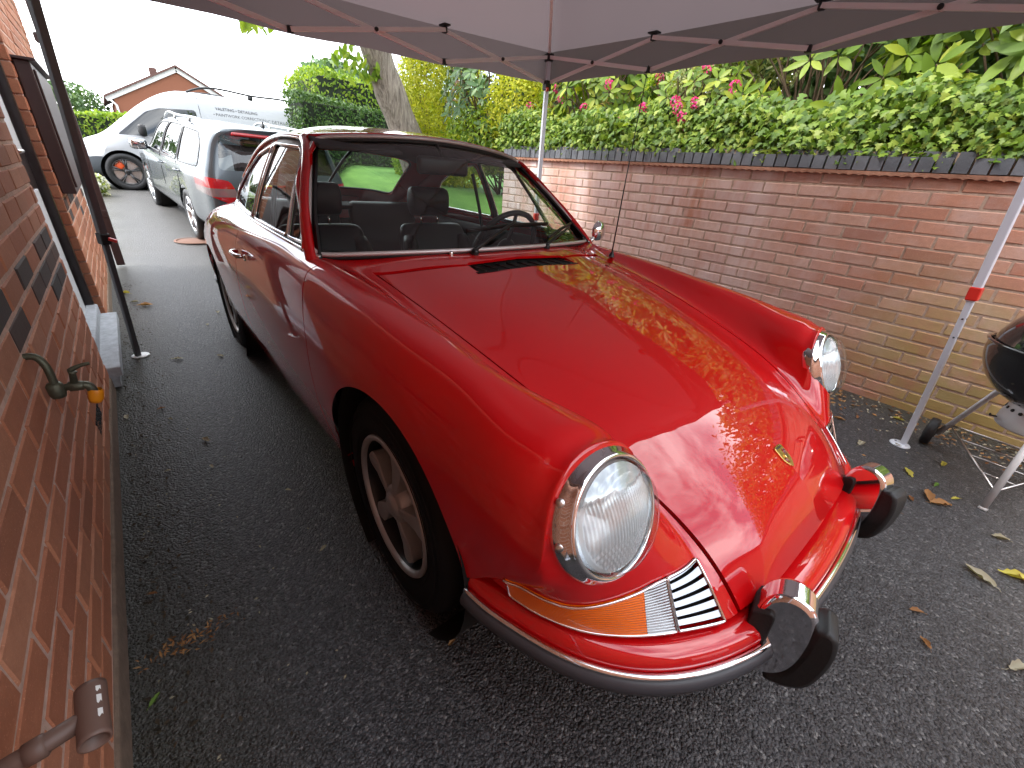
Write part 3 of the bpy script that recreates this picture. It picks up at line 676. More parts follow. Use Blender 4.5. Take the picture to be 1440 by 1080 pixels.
for sg in (1,):
    mi = empty('door_mirror', parent=CAR); m = MB(); m.tube([(-.66, sg*.735, .865),(-.655, sg*.755, .885),(-.66, sg*.785, .905)], [.014,.010,.008], 8); m.build('stalk', chrome, mi)
    m = MB(); m.lathe([(0,.03),(.025,.026),(.045,.014),(.052,0),(.048,-.004),(0,-.004)], (-.66, sg*.80, .925), (1, 0, .05), 28); m.build('mirror_shell', chrome, mi)
# ---- interior
def seat(y):
    s_ = empty('seat', (-1.30, y, .26), 0, parent=CAR)
    def slab(name, prof, hw, rnd=.04):
        m = MB(); n = len(prof); V = []; F = []; ys = [-1, -.86, -.5, 0, .5, .86, 1]
        for j, q in enumerate(ys):
            sc = .86 if abs(q) == 1 else 1.; c = np.mean(prof, 0)
            for a, b in prof: V.append((c[0]+(a-c[0])*sc, q*hw, c[1]+(b-c[1])*sc))
        for j in range(len(ys)-1):
            for i in range(n): F.append((j*n+i, j*n+(i+1) % n, (j+1)*n+(i+1) % n, (j+1)*n+i))
        F += [tuple(range(n))[::-1], tuple((len(ys)-1)*n+i for i in range(n))]
        return m.add(V, F).build(name, vinyl, s_, sub=2)
    slab('cushion', [(-.22,.02),(.28,.06),(.31,.14),(.26,.19),(0,.15),(-.22,.12)], .25)
    slab('backrest', [(-.20,.10),(-.10,.12),(-.20,.34),(-.30,.56),(-.335,.60),(-.39,.58),(-.36,.45),(-.28,.2)], .235)
    for q in (1, -1): 
        m = MB(); m.tube(crv([(-.13, q*.20, .16),(-.20, q*.205, .34),(-.29, q*.19, .52)], 10), [.045,.055,.055,.055,.055,.052,.05,.048,.045,.035], 10); m.build('side_bolster', vinyl, s_)
    slab('headrest', [(-.335,.62),(-.325,.75),(-.35,.80),(-.41,.80),(-.435,.74),(-.42,.63)], .135)
    m = MB(); m.tube([(-.37,.06,.55),(-.375,.06,.66)], .006, 6); m.tube([(-.37,-.06,.55),(-.375,-.06,.66)], .006, 6); m.build('headrest_post', chrome, s_)
for y in (-.345, .345): seat(y)
m = MB(); prof = [(-.47,.62),(-.47,.86),(-.56,.885),(-.66,.862),(-.72,.82),(-.725,.77),(-.70,.72),(-.64,.66)]
V = []; F = []; ys_ = np.linspace(-.62, .62, 25); n_ = len(prof)
for h in ys_:
    for a, b in prof: V.append((a-(.19 if a > -.6 else .06)*(abs(h)/.63)**2-.03, h, b-.012))
for j in range(24):
    for i in range(n_): F.append((j*n_+i, j*n_+(i+1) % n_, (j+1)*n_+(i+1) % n_, (j+1)*n_+i))
F += [tuple(range(n_))[::-1], tuple(24*n_+i for i in range(n_))]; m.add(V, F); m.build('dashboard', vinyl, CAR, auto=35)
for i, y in enumerate((.15,.24,.345,.46,.55)):
    m = MB(); m.lathe([(.0,.004),(.044,.004),(.047,.008),(.05,0)], (-.728, y, .80), (-1,0,.15), 20); m.build('gauge', black, CAR)
sw = empty('steering_wheel', parent=CAR); C = np.array([-.905, .345, .825]); A = np.array([-.90, 0, .44]); A /= np.linalg.norm(A); q = Vector(A).to_track_quat('Z', 'Y')
ring = [C+np.array(q @ Vector((.192*math.cos(t), .192*math.sin(t), 0))) for t in np.linspace(0, 2*math.pi, 49)[:-1]]
m = MB(); m.tube(ring, .0135, 10, closed=True); m.build('wheel_ring', vinyl, sw)
m = MB()
for ang in (0, 90, 180, 270):
    e = C+np.array(q @ Vector((.188*math.cos(math.radians(ang)), .188*math.sin(math.radians(ang)), 0))); m.tube([C-A*.02, e], [.013,.009], 6)
m.build('spoke', black, sw)
m = MB(); m.lathe([(0,.012),(.04,.008),(.052,-.01),(.045,-.05),(.025,-.06),(.025,-.26)], C, A, 24); m.build('hub', black, sw)
m = MB(); m.box((-.905, -.03, 1.175), (.035, .25, .07), bev=.014); m.tube([(-.905,-.03,1.205),(-.955,-.03,1.255)], .008, 6); m.build('interior_mirror', black, CAR)
for y in (.30, -.36): MB().box((-1.02, y, 1.222), (.13, .34, .018), Matrix.Rotation(math.radians(14), 3, 'Y'), bev=.006).build('sun_visor', headl, CAR)
for y in (.28, -.28):
    m = MB(); m.box((-1.98, y, .50), (.34, .46, .10), bev=.03); m.build('rear_seat', vinyl, CAR)
    m = MB(); m.box((-2.18, y, .72), (.09, .48, .42), Matrix.Rotation(math.radians(-20), 3, 'Y'), bev=.03); m.build('rear_backrest', vinyl, CAR)
m = MB(); m.box((-2.35, 0, .885), (.30, 1.0, .03), bev=.008); m.build('parcel_shelf', carpet, CAR)
for y in (.36, -.36): m = MB(); m.lathe([(0,.004),(.05,.004),(.058,.0)], (-2.33, y, .902), (0,0,1), 20); m.build('shelf_speaker', black, CAR)
for sg in (1, -1):
    MB().tube(crv([(-1.46, sg*.62, .40),(-1.47, sg*.625, .80),(-1.49, sg*.545, 1.15)], 12), .011, 6).build('seat_belt', vinyl, CAR)
# rear bumper
m = MB(); rp = crv([(-2.66, .725, .37),(-2.90, .69, .37),(-3.10, .62, .37),(-3.20, .45, .38),(-3.24, 0, .38)], 40); rp = np.r_[rp, (rp*np.array([1,-1,1]))[::-1][1:]]
m.tube(rp, .055, 10); rb = m.build('rear_bumper', chrome, CAR)
for sg in (1, -1): MB().box((-3.235, sg*.40, .40), (.09, .07, .18), bev=.025).build('rear_guard', chrome, rb)
for sg in (1, -1): MB().box((-3.10, sg*.58, .50), (.10, .20, .09), Matrix.Rotation(sg*-.6, 3, 'Z'), bev=.02).build('tail_lamp', redplastic, CAR)
# ------------------------------------------------------------------ ground
def gz(x):
    t = np.clip((-5.0-np.asarray(x, float))/6.0, 0, 1); return .29*t*t*(3-2*t)
asph = pmat('asphalt', (.05, .05, .053), .6)
k = NT(asph); P = k.pos()
vo = k.n('ShaderNodeTexVoronoi', feature='F1'); vo.inputs['Scale'].default_value = 135; k.l(P, vo.inputs['Vector'])
vb = k.n('ShaderNodeTexVoronoi', feature='F1'); vb.inputs['Scale'].default_value = 300; k.l(P, vb.inputs['Vector'])
sx = k.n('ShaderNodeSeparateXYZ'); k.l(P, sx.inputs[0])
cell = k.n('ShaderNodeSeparateColor'); k.l(vo.outputs['Color'], cell.inputs[0])
base = k.ramp(cell.outputs[0], [(0, (.024,.024,.026)), (.6, (.052,.052,.056)), (.93, (.084,.084,.089)), (1, (.18,.176,.172))])
patch = k.ramp(k.noise(1.1, 6, .62), [(.3, (.72,.72,.74)), (.7, (1.25,1.24,1.22))])
base = k.mix(1., base, patch, 'MULTIPLY')
# drive beyond the gazebo: its open-air brightness is put into a paler colour
far = k.n('ShaderNodeMapRange'); far.inputs[1].default_value = -3.6; far.inputs[2].default_value = -6.5; k.l(sx.outputs[0], far.inputs[0])
base = k.mix(k.math('MULTIPLY', far.outputs[0], .75), base, (.095, .092, .088))
# damp dirt and moss along the foot of the house and of the garden wall
d1 = k.n('ShaderNodeMapRange'); d1.inputs[1].default_value = -1.02; d1.inputs[2].default_value = -1.36; k.l(sx.outputs[1], d1.inputs[0])
d2 = k.n('ShaderNodeMapRange'); d2.inputs[1].default_value = 2.0; d2.inputs[2].default_value = 2.34; k.l(sx.outputs[1], d2.inputs[0])
edge = k.math('ADD', d1.outputs[0], d2.outputs[0]); nzd = k.noise(9, 6, .7)
dirt = k.math('MULTIPLY', edge, k.ramp(nzd, [(.32, (0,0,0)), (.6, (1,1,1))]))
dcol = k.ramp(k.noise(60, 4, .7), [(.3, (.018,.017,.012)), (.55, (.05,.044,.028)), (.8, (.055,.060,.025))])
base = k.mix(k.math('MULTIPLY', dirt, .9), base, dcol)
k.l(base, k.b.inputs['Base Color'])
k.l(k.ramp(k.noise(2.3, 5, .6), [(.3, (.30,)*3), (.7, (.52,)*3)]), k.b.inputs['Roughness'])
hgt = k.math('ADD', k.math('MULTIPLY', k.math('SUBTRACT', 1., vo.outputs['Distance']), 1.0), k.math('MULTIPLY', k.math('SUBTRACT', 1., vb.outputs['Distance']), .35))
k.l(k.bump(hgt, 1.0, .008), k.b.inputs['Normal'])
gx = np.r_[-400, -150, -60, -30, -20, np.linspace(-16, 6, 90), 15, 60, 200]; gy = np.r_[-300, -80, -20, -6, np.linspace(-2.2, 2.8, 24), 6, 20, 80, 300]
A, B = np.meshgrid(gx, gy, indexing='ij'); V = np.stack([A, B, gz(A)], -1).reshape(-1, 3); idx = np.arange(len(V)).reshape(A.shape)
F = np.stack([idx[:-1, :-1].ravel(), idx[1:, :-1].ravel(), idx[1:, 1:].ravel(), idx[:-1, 1:].ravel()], 1)
tag(obj('driveway', mesh_data('driveway', V, F, asph)), 'dark asphalt driveway', None, kind='structure')
# raised bed behind the garden wall, lawn beyond its end
soil = pmat('soil', (.035, .026, .018), .95); grassm = pmat('lawn_green', (.07, .16, .025), .9)
k = NT(grassm); k.l(k.ramp(k.noise(14, 6, .7), [(.3, (.05,.13,.018)), (.7, (.13,.25,.045))]), k.b.inputs['Base Color'])
m = MB(); m.box((.6, 5.1, .65), (8.2, 5.0, 1.32)); tag(m.build('raised_bed', soil, smooth=False), 'raised soil bed behind the garden wall', None, kind='structure')
lx = np.linspace(-16, -3.46, 50); ly = np.r_[np.linspace(1.7, 4, 14), 7, 14, 40]; A, B = np.meshgrid(lx, ly, indexing='ij')
_t = np.clip((B-1.75)/1.0, 0, 1); hz_ = gz(A)+.03+.86*_t*_t*(3-2*_t); hz_ = np.concatenate([hz_, hz_[-1:]*0-.05]); A = np.concatenate([A, A[-1:]+.03]); B = np.concatenate([B, B[-1:]]); V = np.stack([A, B, hz_], -1).reshape(-1, 3); idx = np.arange(len(V)).reshape(A.shape)
F = np.stack([idx[:-1, :-1].ravel(), idx[1:, :-1].ravel(), idx[1:, 1:].ravel(), idx[:-1, 1:].ravel()], 1)
tag(obj('lawn', mesh_data('lawn', V, F, grassm)), 'bright green lawn beside the drive', None, kind='structure')

# ------------------------------------------------------------------ brick
def brick_mat(name, lo, mid, hi, dark=None, stain=None, rough=.8):
    m = pmat(name, mid, rough); k = NT(m); oi = k.n('ShaderNodeObjectInfo'); ge = k.n('ShaderNodeNewGeometry')
    rnd = k.math('FRACT', k.math('ADD', oi.outputs['Random'], ge.outputs['Random Per Island']))
    c = k.ramp(rnd, [(0, lo), (.45, mid), (.8, hi), (1, tuple(.75*a for a in lo))])
    c = k.mix(k.math('MULTIPLY', k.noise(38, 5, .65, ge.outputs['Position']), .75), c, tuple(.55*a for a in mid))
    c = k.mix(k.ramp(k.noise(260, 3, .6, ge.outputs['Position']), [(.60, (0,)*3), (.72, (.45,)*3)]), c, tuple(min(1, 1.5*a) for a in hi))
    if stain: c = stain(k, c, ge.outputs['Position'])
    k.l(c, k.b.inputs['Base Color'])
    k.l(k.bump(k.noise(120, 5, .7, ge.outputs['Position']), .5, .004, k.bump(k.noise(22, 3, .6, ge.outputs['Position']), .3, .006)), k.b.inputs['Normal'])
    return m
def wall_stain(k, c, P):
    s = k.n('ShaderNodeSeparateXYZ'); k.l(P, s.inputs[0])
    mp = k.n('ShaderNodeMapping'); mp.inputs['Scale'].default_value = (1, 1, .22); k.l(P, mp.inputs[0])
    # lime bloom running down the middle of the wall
    x1 = k.n('ShaderNodeMapRange'); x1.inputs[1].default_value = .45; x1.inputs[2].default_value = -.9; k.l(s.outputs[0], x1.inputs[0])
    n1 = k.ramp(k.noise(2.6, 5, .65, mp.outputs[0], .6), [(.40, (0,)*3), (.66, (1,)*3)])
    c = k.mix(k.math('MULTIPLY', k.math('MULTIPLY', n1, x1.outputs[0]), .72), c, (.72, .62, .60))
    n3 = k.ramp(k.noise(5, 5, .7, P), [(.45, (0,)*3), (.7, (.35,)*3)]); c = k.mix(n3, c, (.58, .44, .40))
    # green algae low at the near end
    gx_ = k.n('ShaderNodeMapRange'); gx_.inputs[1].default_value = .15; gx_.inputs[2].default_value = .75; k.l(s.outputs[0], gx_.inputs[0])
    gz_ = k.n('ShaderNodeMapRange'); gz_.inputs[1].default_value = 1.0; gz_.inputs[2].default_value = .40; k.l(s.outputs[2], gz_.inputs[0])
    n2 = k.ramp(k.noise(3.2, 6, .65, P), [(.33, (0,)*3), (.52, (1,)*3)])
    return k.mix(k.math('MULTIPLY', k.math('MULTIPLY', n2, k.math('MULTIPLY', gx_.outputs[0], gz_.outputs[0])), .62), c, (.33, .29, .065))
BR_R = brick_mat('garden_wall_brick', (.47,.190,.120), (.57,.275,.180), (.62,.355,.255), stain=wall_stain)
BR_L = brick_mat('house_brick', (.43,.150,.078), (.52,.195,.098), (.55,.25,.145))
BR_D = brick_mat('charred_brick', (.045,.04,.04), (.075,.055,.05), (.14,.07,.05))
BR_B = brick_mat('blue_brick', (.075,.082,.095), (.105,.112,.128), (.14,.148,.165), rough=.5)
def mortar_mat(name, c):
    m = pmat(name, c, .95); k = NT(m); P = k.pos(); k.l(k.ramp(k.noise(30, 6, .7, P), [(.3, tuple(.7*a for a in c)), (.7, tuple(min(1, 1.15*a) for a in c))]), k.b.inputs['Base Color']); k.l(k.bump(k.noise(180, 4, .7, P), .6, .004), k.b.inputs['Normal']); return m
MO_R = mortar_mat('wall_mortar', (.46,.33,.25)); MO_L = mortar_mat('house_mortar', (.62,.42,.33)); CONC = mortar_mat('concrete', (.30,.28,.25))
def brick_shape(L, D, Hh, ch=.004):
    """front face on +y; origin at the centre of the front"""
    x, z = L/2, Hh/2; V = []; F = []
    for (ix, iz, y) in ((0, 0, -D), (0, 0, -ch), (ch, ch, 0)):
        V += [(-x+ix, y, -z+iz), (x-ix, y, -z+iz), (x-ix, y, z-iz), (-x+ix, y, z-iz)]
    for a in (0, 4):
        for i in range(4): F.append((a+i, a+(i+1) % 4, a+4+(i+1) % 4, a+4+i))
    F.append((8, 9, 10, 11)); return V, [f[::-1] for f in F]
def to_cam(x, y, z):
    v = np.array([x-.85181, y+1.12539, z-1.16616]); yaw, pit, ro = 2.400593, -.466055, .081549
    f = np.array([math.cos(pit)*math.cos(yaw), math.cos(pit)*math.sin(yaw), math.sin(pit)]); r = np.array([math.sin(yaw), -math.cos(yaw), 0]); u = np.cross(r, f)
    r, u = r*math.cos(ro)+u*math.sin(ro), u*math.cos(ro)-r*math.sin(ro); d = v@f
    return (720+584.36*(v@r)/d, 540-584.36*(v@u)/d, d) if d > .02 else (-9e3, -9e3, d)
def brick_wall(parent, cells, y, sgn, mat_of, limit=300, name='brick'):
    """cells: (x centre, z centre, length, height); the pieces that show largest become objects, the rest one mesh"""
    scored = []
    for c in cells:
        px = to_cam(c[0], y, c[1]); vis = -60 < px[0] < 1500 and -60 < px[1] < 1140 and px[2] > 0
        scored.append(((1/max(px[2], .1)**2 if vis else 0), c))
    scored.sort(key=lambda t: -t[0]); meshes = {}; rest = MB(); rm = []
    for i, (sc, c) in enumerate(scored):
        mt = mat_of(c); key = (round(c[2], 3), round(c[3], 3), mt.name)
        jx, jy, jz = random.uniform(-.0012, .0012), random.uniform(-.0022, .0018), random.uniform(-.001, .001); rz = random.uniform(-.008, .008)
        if i < limit and sc > 0:
            if key not in meshes: V, F = brick_shape(c[2], .03, c[3]); meshes[key] = mesh_data(name, V, F, mt, False)
            obj(name, meshes[key], parent, (c[0]+jx, y+sgn*jy, c[1]+jz), (random.uniform(-.01, .01), random.uniform(-.004, .004), rz+(0 if sgn > 0 else math.pi)))
        else:
            V, F = brick_shape(c[2], .03, c[3]); R = Matrix.Rotation(rz+(0 if sgn > 0 else math.pi), 3, 'Z')
            rest.add([R @ Vector(v)+Vector((c[0]+jx, y+sgn*jy, c[1]+jz)) for v in V], F, [BR_R, BR_L, BR_D, BR_B].index(mt))
    if rest.V: o = obj(name+'work', mesh_data(name+'work', rest.V, rest.F, [BR_R, BR_L, BR_D, BR_B], False, fmat=rest.M), parent); tag(o, kind='stuff')
def courses(x0, x1, z0, n, holes=(), L=.2135, J=.0115, H=.0635, pitch=.075):
    out = []
    for i in range(n):
        z = z0+i*pitch+H/2; off = (L+J)/2*(i % 2); nx = int((x1-x0)/(L+J))+2
        for j in range(-1, nx+1):
            a = x0+off+j*(L+J); b = a+L; segs = [(max(a, x0), min(b, x1))]
            for (h0, h1, g0, g1) in holes:
                if g0 < z < g1:
                    ns = []
                    for s0, s1 in segs:
                        if s1 <= h0 or s0 >= h1: ns.append((s0, s1))
                        else:
                            if s0 < h0: ns.append((s0, h0))
                            if s1 > h1: ns.append((h1, s1))
                    segs = ns
            for s0, s1 in segs:
                if s1-s0 > .03: out.append(((s0+s1)/2, z, round(s1-s0, 3), H))
    return out
# ------------------------------------------------------------------ garden wall on the right
WY = 2.36
gw = empty('garden_wall', (0, WY, 0), 0, 'long low red brick garden wall with dark blue coping and ivy on top', 'wall')
gw.location = (0, 0, 0)
m = MB(); m.box((.6, WY+.12, .67), (8.0, .231, 1.34)); m.build('mortar_core', MO_R, gw, smooth=False)
brick_wall(gw, courses(-3.4, 4.6, -.017, 18), WY-.0, -1, lambda c: BR_R, 300)
# scalloped creasing course
n = 900; xs = np.linspace(-3.4, 4.6, n); V = []; F = []
for i, x in enumerate(xs):
    w = .009*abs(math.sin(x*math.pi/.052))**.7
    V += [(x, WY+.02, 1.313+w), (x, WY-.030-.002*math.sin(x*9), 1.313+w), (x, WY-.033, 1.340), (x, WY+.02, 1.343)]
for i in range(n-1):
    for j in range(3): F.append((i*4+j, (i+1)*4+j, (i+1)*4+j+1, i*4+j+1))
CRE = mortar_mat('creasing_clay', (.40,.20,.13)); MB().add(V, F).build('creasing_course', CRE, gw, smooth=False)
m = MB(); m.box((.6, WY+.11, 1.395), (8.0, .20, .10)); m.build('coping_mortar', mortar_mat('coping_mortar', (.33,.24,.17)), gw, smooth=False)
cb = bmesh.new(); bmesh.ops.create_cube(cb, size=1)
for v in cb.verts: v.co = Vector((v.co.x*.0655, v.co.y*.215, v.co.z*.105))
bmesh.ops.bevel(cb, geom=[e for e in cb.edges if abs(e.verts[0].co.y+.1075) < .001 and abs(e.verts[1].co.y+.1075) < .001 and e.verts[0].co.z > 0 and e.verts[1].co.z > 0], offset=.03, segments=2, affect='EDGES')
cme = bpy.data.meshes.new('coping_brick'); cb.to_mesh(cme); cb.free(); cme.materials.append(BR_B)
for i in range(int(8.0/.0755)):
    obj('coping_brick', cme, gw, (-3.36+i*.0755, WY+.085+random.uniform(-.003,.003), 1.3975+random.uniform(-.0015,.0015)), (random.uniform(-.012,.012), 0, random.uniform(-.012,.012)))
# ------------------------------------------------------------------ house on the left
LY = -1.403
house = empty('brick_house', (0, 0, 0), 0, 'red brick house side wall with a doorway, close beside the driveway', 'house')
DX0, DX1 = -3.02, -1.92          # doorway
holes = [(DX0, DX1, -1, 2.12)]
m = MB()
for (a, b, z0, z1) in ((DX1, 8.6, 0, 2.9), (-5.1, DX0, 0, 2.9), (DX0, DX1, 2.12, 2.9)): m.box(((a+b)/2, LY-.11, (z0+z1)/2), (b-a, .212, z1-z0))  # near end lengthened out of view to cut sky light on the car
m.box((1.75, LY-1.6, 1.45), (13.65, 2.7, 2.86)); m.build('mortar_core', MO_L, house, smooth=False)
RB = np.random.default_rng(5)
darkset = {}
def mat_l(c):
    x, z = c[0], c[1]; key = (round(x, 2), round(z, 2))
    p = 0.
    if .68 < z < .86 and x < -.35: p = .62
    if .60 < z < .70 and x < -.5: p = .2
    return BR_D if random.random() < p else BR_L
brick_wall(house, courses(-5.1, 8.6, .09, 37, holes), LY, 1, mat_l, 300)
# plinth below damp course
m = MB(); m.box(((DX1+8.6)/2, LY-.012, .038), (8.6-DX1-.0, .034, .085), bev=.006); m.box(((-5.1+DX0)/2, LY-.012, .038), (DX0+5.1, .034, .085), bev=.006); m.build('plinth', mortar_mat('plinth_render', (.20,.14,.10)), house, smooth=False)
# returns of the doorway, faced in brick
for xx, sg in ((DX0, 1), (DX1, -1)):
    for i in range(27):
        z = .09+i*.075+.0325; l_ = .10 if i % 2 else .045
        MB().box((xx+sg*.004, LY-.052, z), (.012, .098, .065), bev=.002).build('return_brick', BR_L, house, smooth=False)
doorm = pmat('dark_brown_frame', (.022, .014, .015), .35, coat=.3); upvc = pmat('white_panel', (.62, .63, .65), .4)
dr = empty('side_door', (0, 0, 0), parent=house)
m = MB()
for xx in (DX0+.035, DX1-.035): m.box((xx, LY-.075, 1.12), (.055, .07, 2.0), bev=.006)
m.box(((DX0+DX1)/2, LY-.075, 2.085), (1.08, .07, .06), bev=.006); m.build('door_frame', doorm, dr, smooth=False)
m = MB(); m.box(((DX0+DX1)/2, LY-.105, 1.10), (.98, .045, 1.94), bev=.004); m.build('door_leaf', doorm, dr, smooth=False)
for (zc, zh) in ((.55, .70), (1.50, .85)): m = MB(); m.box(((DX0+DX1)/2, LY-.079, zc), (.72, .012, zh), bev=.004); m.build('door_panel', upvc, dr, smooth=False)
m = MB(); m.box((-2.08, LY-.066, 1.06), (.035, .012, .20), bev=.004); m.tube([(-2.08, LY-.06, 1.10), (-2.08, LY-.02, 1.10), (-2.19, LY-.015, 1.10)], .009, 8); m.build('door_handle', alu, dr)
stepm = mortar_mat('grey_step', (.42,.44,.47)); m = MB(); m.box((-2.47, LY-.005, .095), (1.06, .115, .055), bev=.006); m.box((-2.47, LY-.02, .036), (1.02, .10, .066)); m.build('door_step', stepm, dr, smooth=False)
m = MB(); m.box((-2.47, LY-.055, .16), (1.02, .06, .07), bev=.008); m.build('threshold', stepm, dr, smooth=False)
# eaves
fas = pmat('brown_fascia', (.055, .03, .028), .4); m = MB(); m.box((1.75, LY+.12, 2.86), (13.8, .03, .18)); m.box((1.75, LY+.01, 2.79), (13.8, .22, .02)); m.build('fascia', fas, house, smooth=False)
m = MB(); prof = [(.06*math.cos(t), .06*math.sin(t)) for t in np.linspace(math.pi, 2*math.pi, 9)]
V = [(xx, LY+.20+a, 2.92+b) for xx in (-5.2, 8.6) for a, b in prof]; F = [(i, i+1, 10+i, 9+i) for i in range(8)]; MB().add(V, F).build('gutter', fas, house)
tile = pmat('roof_tile', (.10, .05, .04), .8); m = MB(); m.box((1.75, LY-1.25, 3.55), (13.9, 3.3, .06), Matrix.Rotation(math.radians(-27), 3, 'X')); m.build('roof', tile, house, smooth=False)
# brown box on the wall beyond the door
bx_ = empty('wall_cabinet', (-3.58, LY, .86), 0, 'dark brown cabinet fixed to the brick house wall beyond the doorway', 'cabinet')
m = MB(); m.box((0, .035, .335), (1.06, .066, .67), bev=.006); m.build('cabinet_body', fas, bx_, smooth=False)
m = MB(); m.box((0, .073, .335), (.98, .012, .60), bev=.004); m.build('cabinet_door', fas, bx_, smooth=False)
m = MB(); m.box((0, .045, .677), (1.10, .10, .014), bev=.003); m.build('cabinet_cap', fas, bx_, smooth=False)
# downpipe at the corner
dp = empty('downpipe', (-5.17, -1.31, float(gz(-5.17))), 0, 'brown square rainwater downpipe at the far corner of the brick house', 'downpipe')
m = MB(); m.box((0, 0, 1.42), (.068, .068, 2.8), bev=.008); m.build('pipe', fas, dp, smooth=False)
for z_ in (.52, 1.9): m = MB(); m.box((0, -.01, z_), (.082, .082, .07), bev=.006); m.box((0, -.05, z_), (.11, .012, .05)); m.build('socket', fas, dp, smooth=False)
# tap
tarn = pmat('tarnished_brass', (.10, .10, .07), .55, metal=.7); k = NT(tarn); k.l(k.ramp(k.noise(90, 5, .7), [(.3, (.05,.045,.03)), (.5, (.13,.13,.09)), (.7, (.20,.24,.18))]), k.b.inputs['Base Color'])
orange = pmat('orange_plastic', (.75, .26, .01), .4)
tp = empty('garden_tap', (-.615, LY, .585), 0, 'tarnished brass garden tap with orange hose fitting on the brick house wall', 'tap')
m = MB(); m.tube(crv([(-.012,-.02,.088),(-.008,.014,.090),(0,.026,.070),(.002,.028,.03),(.002,.028,0)], 20), .0085, 10); m.build('supply_pipe', tarn, tp)
m = MB(); m.lathe([(0,-.022),(.014,-.022),(.017,-.012),(.017,.010),(.013,.018),(0,.02)], (.002,.026,0), (0,0,1), 16); m.build('elbow', tarn, tp)
m = MB(); m.tube([(0,.02,0),(0,.048,0),(0,.05,.0),(0,.072,-.002),(0,.078,-.004)], [.0095,.0095,.013,.013,.012], 12); m.tube(crv([(0,.07,0),(0,.085,-.006),(0,.09,-.026)], 8), .0105, 10); m.build('tap_body', tarn, tp)
m = MB(); m.tube([(0,.062,.006),(0,.066,.034),(0,.068,.040)], [.008,.007,.010], 10); m.tube(crv([(-.002,.062,.042),(0,.082,.052),(.002,.104,.056)], 8), [.006,.0065,.006,.0055,.005,.005,.005,.004], 8); m.build('lever', tarn, tp)
m = MB(); m.lathe([(.013,.016),(.0165,.010),(.0165,-.012),(.013,-.022),(.009,-.024)], (0,.092,-.034), (0,.25,1), 16); m.build('hose_fitting', orange, tp)
# overflow pipe tee near the camera
brp = pmat('brown_plastic_pipe', (.135, .080, .062), .5); pnt = pmat('white_paint_mark', (.70,.70,.68), .7)
tee = empty('overflow_pipe', (.345, LY, .546), 0, 'brown plastic overflow pipe with an open tee end on the brick house wall', 'pipe')
m = MB(); m.tube([(.012,-.02,-.004),(.006,.050,-.002),(0,.098,0)], .0108, 18); m.build('pipe', brp, tee)
m = MB(); m.lathe([(.0110,-.006),(.0128,-.006),(.0132,.004),(.0132,.010),(.0108,.012)], (.0065,.048,-.002), (-.06,.95,.03), 18); m.build('collar', brp, tee)
TD = Vector((1, .045, -.10)).normalized()
m = MB(); m.lathe([(.0128,.036),(.0150,.036),(.0152,.030),(.0150,0),(.0152,-.030),(.0150,-.036),(.0128,-.036),(.0128,.036)], (0,.098,0), TD, 28); tb = m.build('tee', brp, tee)
for (t0, dx, l2) in ((.022,0,.006),(.008,.003,.010),(-.010,-.001,.009)):
    q = TD.to_track_quat('Z', 'Y'); V = []
    for aa in np.linspace(-.16, .16, 5):
        for hh in (-l2/2, l2/2+.002*math.sin(aa*20)): d = q @ Vector((.0154*math.cos(aa+.9), .0154*math.sin(aa+.9), t0*-1+hh)); V.append(tuple(Vector((0,.098,0))+d))
    MB().add(V, [(2*i, 2*i+1, 2*i+3, 2*i+2) for i in range(4)]).build('paint_mark', pnt, tee)
# air brick low on the wall
ab = MB()
for i in range(3):
    for j in range(5): ab.box((-1.27+.04*j, LY-.0005, .19+.018*i), (.028, .004, .010))
ab.build('air_brick', deep, house, smooth=False)
# ------------------------------------------------------------------ the neighbouring garage behind the viewpoint (it shows in the paintwork)
GA = empty('garage', (9.5, 0, 0), 0, 'low red brick garage with a dark tiled roof across the drive', 'garage')
m = MB(); m.prism([(-7,0),(6,0),(6,2.5),(-.5,4.1),(-7,2.5)], 0, 6, lambda a, b, h: (h, a, b)); m.build('walls', brick_mat('garage_brick', (.30,.10,.06), (.36,.13,.08), (.40,.16,.10)), GA, smooth=False)
for s_ in (1, -1):
    V = [(-.3, -.5+s_*6.8, 2.45), (-.3, -.5, 4.2), (6.3, -.5, 4.2), (6.3, -.5+s_*6.8, 2.45)]; V += [(x, y, z+.1) for x, y, z in V]; MB().add(V, [(0,1,2,3),(4,7,6,5),(0,4,5,1),(1,5,6,2),(2,6,7,3),(3,7,4,0)]).build('roof', tile, GA, smooth=False)
m = MB(); m.box((-.03, .6, 1.05), (.06, 2.4, 2.1), bev=.01); m.build('garage_door', pmat('garage_door_white', (.7,.7,.7), .5), GA, smooth=False)
# ------------------------------------------------------------------ gazebo
GZ = empty('gazebo', (-.75, .3, 0), 0, 'grey pop-up gazebo with white metal legs sheltering the red sports car', 'gazebo'); GZ.location = (0, 0, 0)
legm = pmat('grey_white_steel', (.62, .66, .72), .4, metal=.2); legd = pmat('dark_grey_steel', (.10, .10, .105), .45, metal=.3)
frm = pmat('frame_steel', (.78, .74, .74), .45); nodem = pmat('black_joint', (.012,.012,.013), .5)
fab = bpy.data.materials.new('canopy_fabric'); fab.use_nodes = True; t = fab.node_tree; t.nodes.clear()
o = t.nodes.new('ShaderNodeOutputMaterial'); df = t.nodes.new('ShaderNodeBsdfDiffuse'); tl = t.nodes.new('ShaderNodeBsdfTranslucent'); mx = t.nodes.new('ShaderNodeMixShader')
nz = t.nodes.new('ShaderNodeTexNoise'); nz.inputs['Scale'].default_value = 900; bp_ = t.nodes.new('ShaderNodeBump'); bp_.inputs['Strength'].default_value = .15; bp_.inputs['Distance'].default_value = .002
t.links.new(nz.outputs[0], bp_.inputs['Height']); t.links.new(bp_.outputs[0], df.inputs['Normal'])
